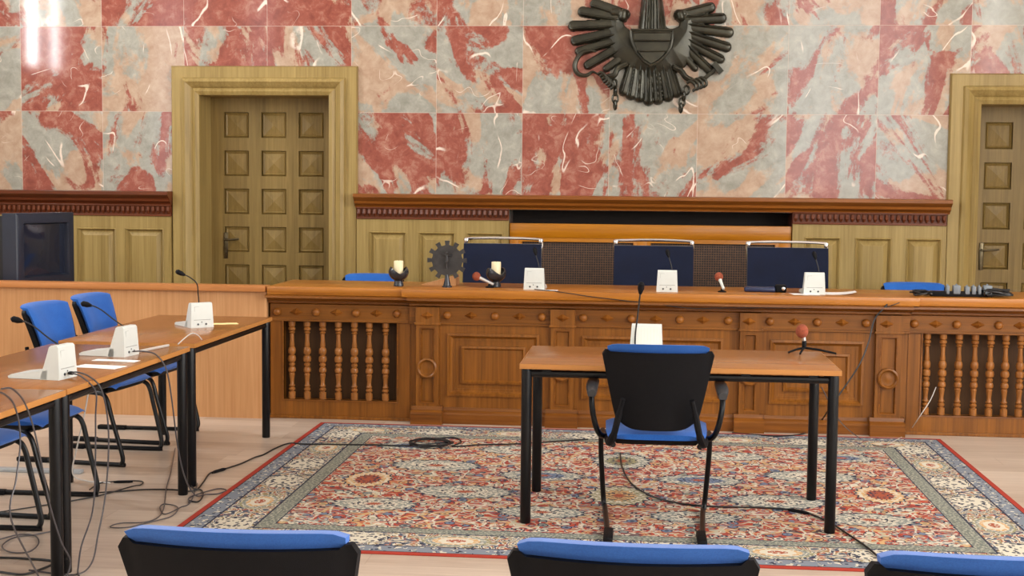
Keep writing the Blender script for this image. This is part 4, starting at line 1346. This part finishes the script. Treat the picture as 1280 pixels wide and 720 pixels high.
cable([bf(1128, 375.5, 8.60), bf(1120, 380, 8.55), bf(1095, 386, 8.545), bf(1050, 384, 8.55), bf(1010, 385, 8.552), bf(960, 385, 8.552), bf(900, 385, 8.553), bf(860, 385, 8.553), bf(800, 378, 8.555), bf(740, 371, 8.556), bf(700, 365, 8.558), bf(668, 361.6, 8.66)],
      'thin black cable drooping along the front edge of the bench top', r=.0028)
cable([bf(1170, 484, 8.665), bf(1163, 500, 8.64), bf(1150, 520, 8.6), fl(1135, 541), fl(1124, 548), fl(1110, 555)], 'thin pale cable hanging before the right balusters', 'pale_cable', .003)
cable([bf(1027, 484, 6.74), bf(1035, 500, 6.78), bf(1042, 515, 6.9), bf(1055, 532, 7.2), fl(1075, 548), fl(1095, 557), fl(1112, 556)], 'thin dark cable hanging from the right end of the witness table', 'grey_cable', .0028)
# cables over the edge of the left tables
e1 = -2.198
def tb(u, v, X):   # on the upright plane X
    d = _fw+(u-640)/F*_r2-(v-360)/F*_u2
    p = Vector((0, 0, CH))+d*(X/d.x); return tuple(p)
cable([(-2.335, 5.295, .762), (-2.30, 5.26, .765), (-2.25, 5.23, .755), (-2.19, 5.215, .70), (-2.185, 5.20, .60), (-2.185, 5.19, .40), (-2.19, 5.17, .22), (-2.20, 5.08, .10), (-2.19, 5.02, .02), (-2.17, 4.95, .007), (-2.30, 4.86, .006), (-2.5, 4.9, .006)],
      'left one of two grey cables dropping from the near white unit to the floor', 'grey_cable', .0034, ends=[((-2.338, 5.296, .762), (-2.305, 5.268, .766))])
cable([(-2.335, 5.318, .762), (-2.29, 5.28, .768), (-2.235, 5.26, .755), (-2.188, 5.26, .71), (-2.17, 5.28, .60), (-2.165, 5.28, .45), (-2.175, 5.26, .25), (-2.18, 5.20, .12), (-2.16, 5.08, .03), (-2.2, 5.0, .006), (-2.4, 5.04, .006)],
      'right one of two grey cables dropping from the near white unit to the floor', 'grey_cable', .0034)
cable([(-2.36, 6.055, .760), (-2.30, 6.03, .765), (-2.23, 6.01, .752), (-2.185, 6.02, .68), (-2.17, 6.05, .52), (-2.165, 6.10, .32), (-2.16, 6.18, .15), (-2.15, 6.30, .03), (-2.13, 6.42, .006), (-2.08, 6.44, .006), (-2.06, 6.52, .006), (-2.12, 6.54, .006), (-2.19, 6.36, .006), (-2.16, 6.24, .006)],
      'grey cable from the far white unit over the table edge to the floor', 'grey_cable', .0035)
cable([fl(u, v) for u, v in ((247, 604), (238, 628), (226, 634), (212, 641), (204, 642), (200, 634), (206, 630), (222, 634), (215, 645), (190, 652), (160, 659), (138, 659), (150, 654), (185, 652), (203, 640), (208, 610), (214, 588), (219, 560))],
      'thin grey looped cable on the floor beside the far leg of the left tables', 'grey_cable', .0028)
cable([fl(u, v) for u, v in ((0, 640), (40, 634), (90, 626), (130, 618), (165, 608), (176, 606), (178, 602), (165, 601), (140, 602), (125, 604), (112, 612))],
      'dark cable on the floor crossing under the left tables', 'cable', .0035, ends=[(fl(142, 602.5), fl(166, 602))])
cable([fl(u, v) for u, v in ((118, 616), (150, 614), (180, 612), (215, 612), (236, 614), (250, 612), (254, 618), (248, 627), (236, 626))],
      'black cable on the floor running to the foot of the far table leg', 'cable', .004)
cable([tb(-6, 489, -2.19), tb(6, 493, -2.185), tb(17, 505, -2.18), tb(24, 530, -2.175), tb(25, 560, -2.175), tb(20, 600, -2.175), tb(14, 650, -2.18), (-2.20, 4.72, .05), (-2.22, 4.66, .006), (-2.35, 4.7, .006)],
      'grey cable hanging over the table edge at the left border of the view', 'grey_cable', .0034)
cable([tb(2, 486, -2.195), tb(15, 486, -2.19), tb(30, 502, -2.18), tb(42, 535, -2.17), tb(52, 580, -2.165), tb(62, 630, -2.165), tb(76, 676, -2.16), tb(88, 704, -2.165), (-2.2, 4.86, .006), (-2.32, 4.80, .006)],
      'grey cable slanting from the left border over the table edge to the near legs', 'grey_cable', .0034)
cable([fl(u, v) for u, v in ((70, 663), (45, 668), (18, 672), (3, 682), (12, 690), (35, 690), (48, 680), (44, 670), (25, 668), (0, 674))], 'grey cable loop lying on the floor at the left border', 'grey_cable', .0032)
cable([fl(u, v) for u, v in ((0, 697), (30, 698), (68, 702), (50, 712), (28, 718), (0, 715))], 'black cable lying across the floor in the lower left corner', 'cable', .0048)
cable([(-2.80, 6.62, .70), (-2.80, 6.60, .55), (-2.82, 6.58, .38), (-2.86, 6.57, .2), (-2.9, 6.60, .05), (-2.84, 6.63, .006), (-2.7, 6.6, .006)], 'white cable hanging down behind the left tables by a rear leg', 'pale_cable', .004)
cable([(-2.37, 6.17, .7475), (-2.345, 6.30, .7475), (-2.32, 6.42, .7475)], 'short pale grey stick of cable lying at the far end of the two-unit side table', 'pale_cable', .007)
cable([(-2.30, 6.50, .7435), (-2.29, 6.56, .765), (-2.275, 6.64, .785), (-2.26, 6.69, .770), (-2.25, 6.72, .744)], 'thin pale cable arching up at the near edge of the far side table', 'pale_cable', .003)
m = MB().box(-4.3, -2.95, 6.80, 6.86, 0, .018, .004)
tag(m.build('cable_duct', 'duct', None, True), 'flat grey cable duct on the floor under the left side tables', 'cable duct')

# ------------------------------------------------------------------ output
vs = scene.view_settings
scene.display_settings.display_device = 'sRGB'
vs.view_transform = 'Standard'; vs.look = 'None'; vs.gamma = 1.0; vs.use_curve_mapping = False
vs.exposure = -0.04
scene.cycles.max_bounces = 10
scene.cycles.diffuse_bounces = 6
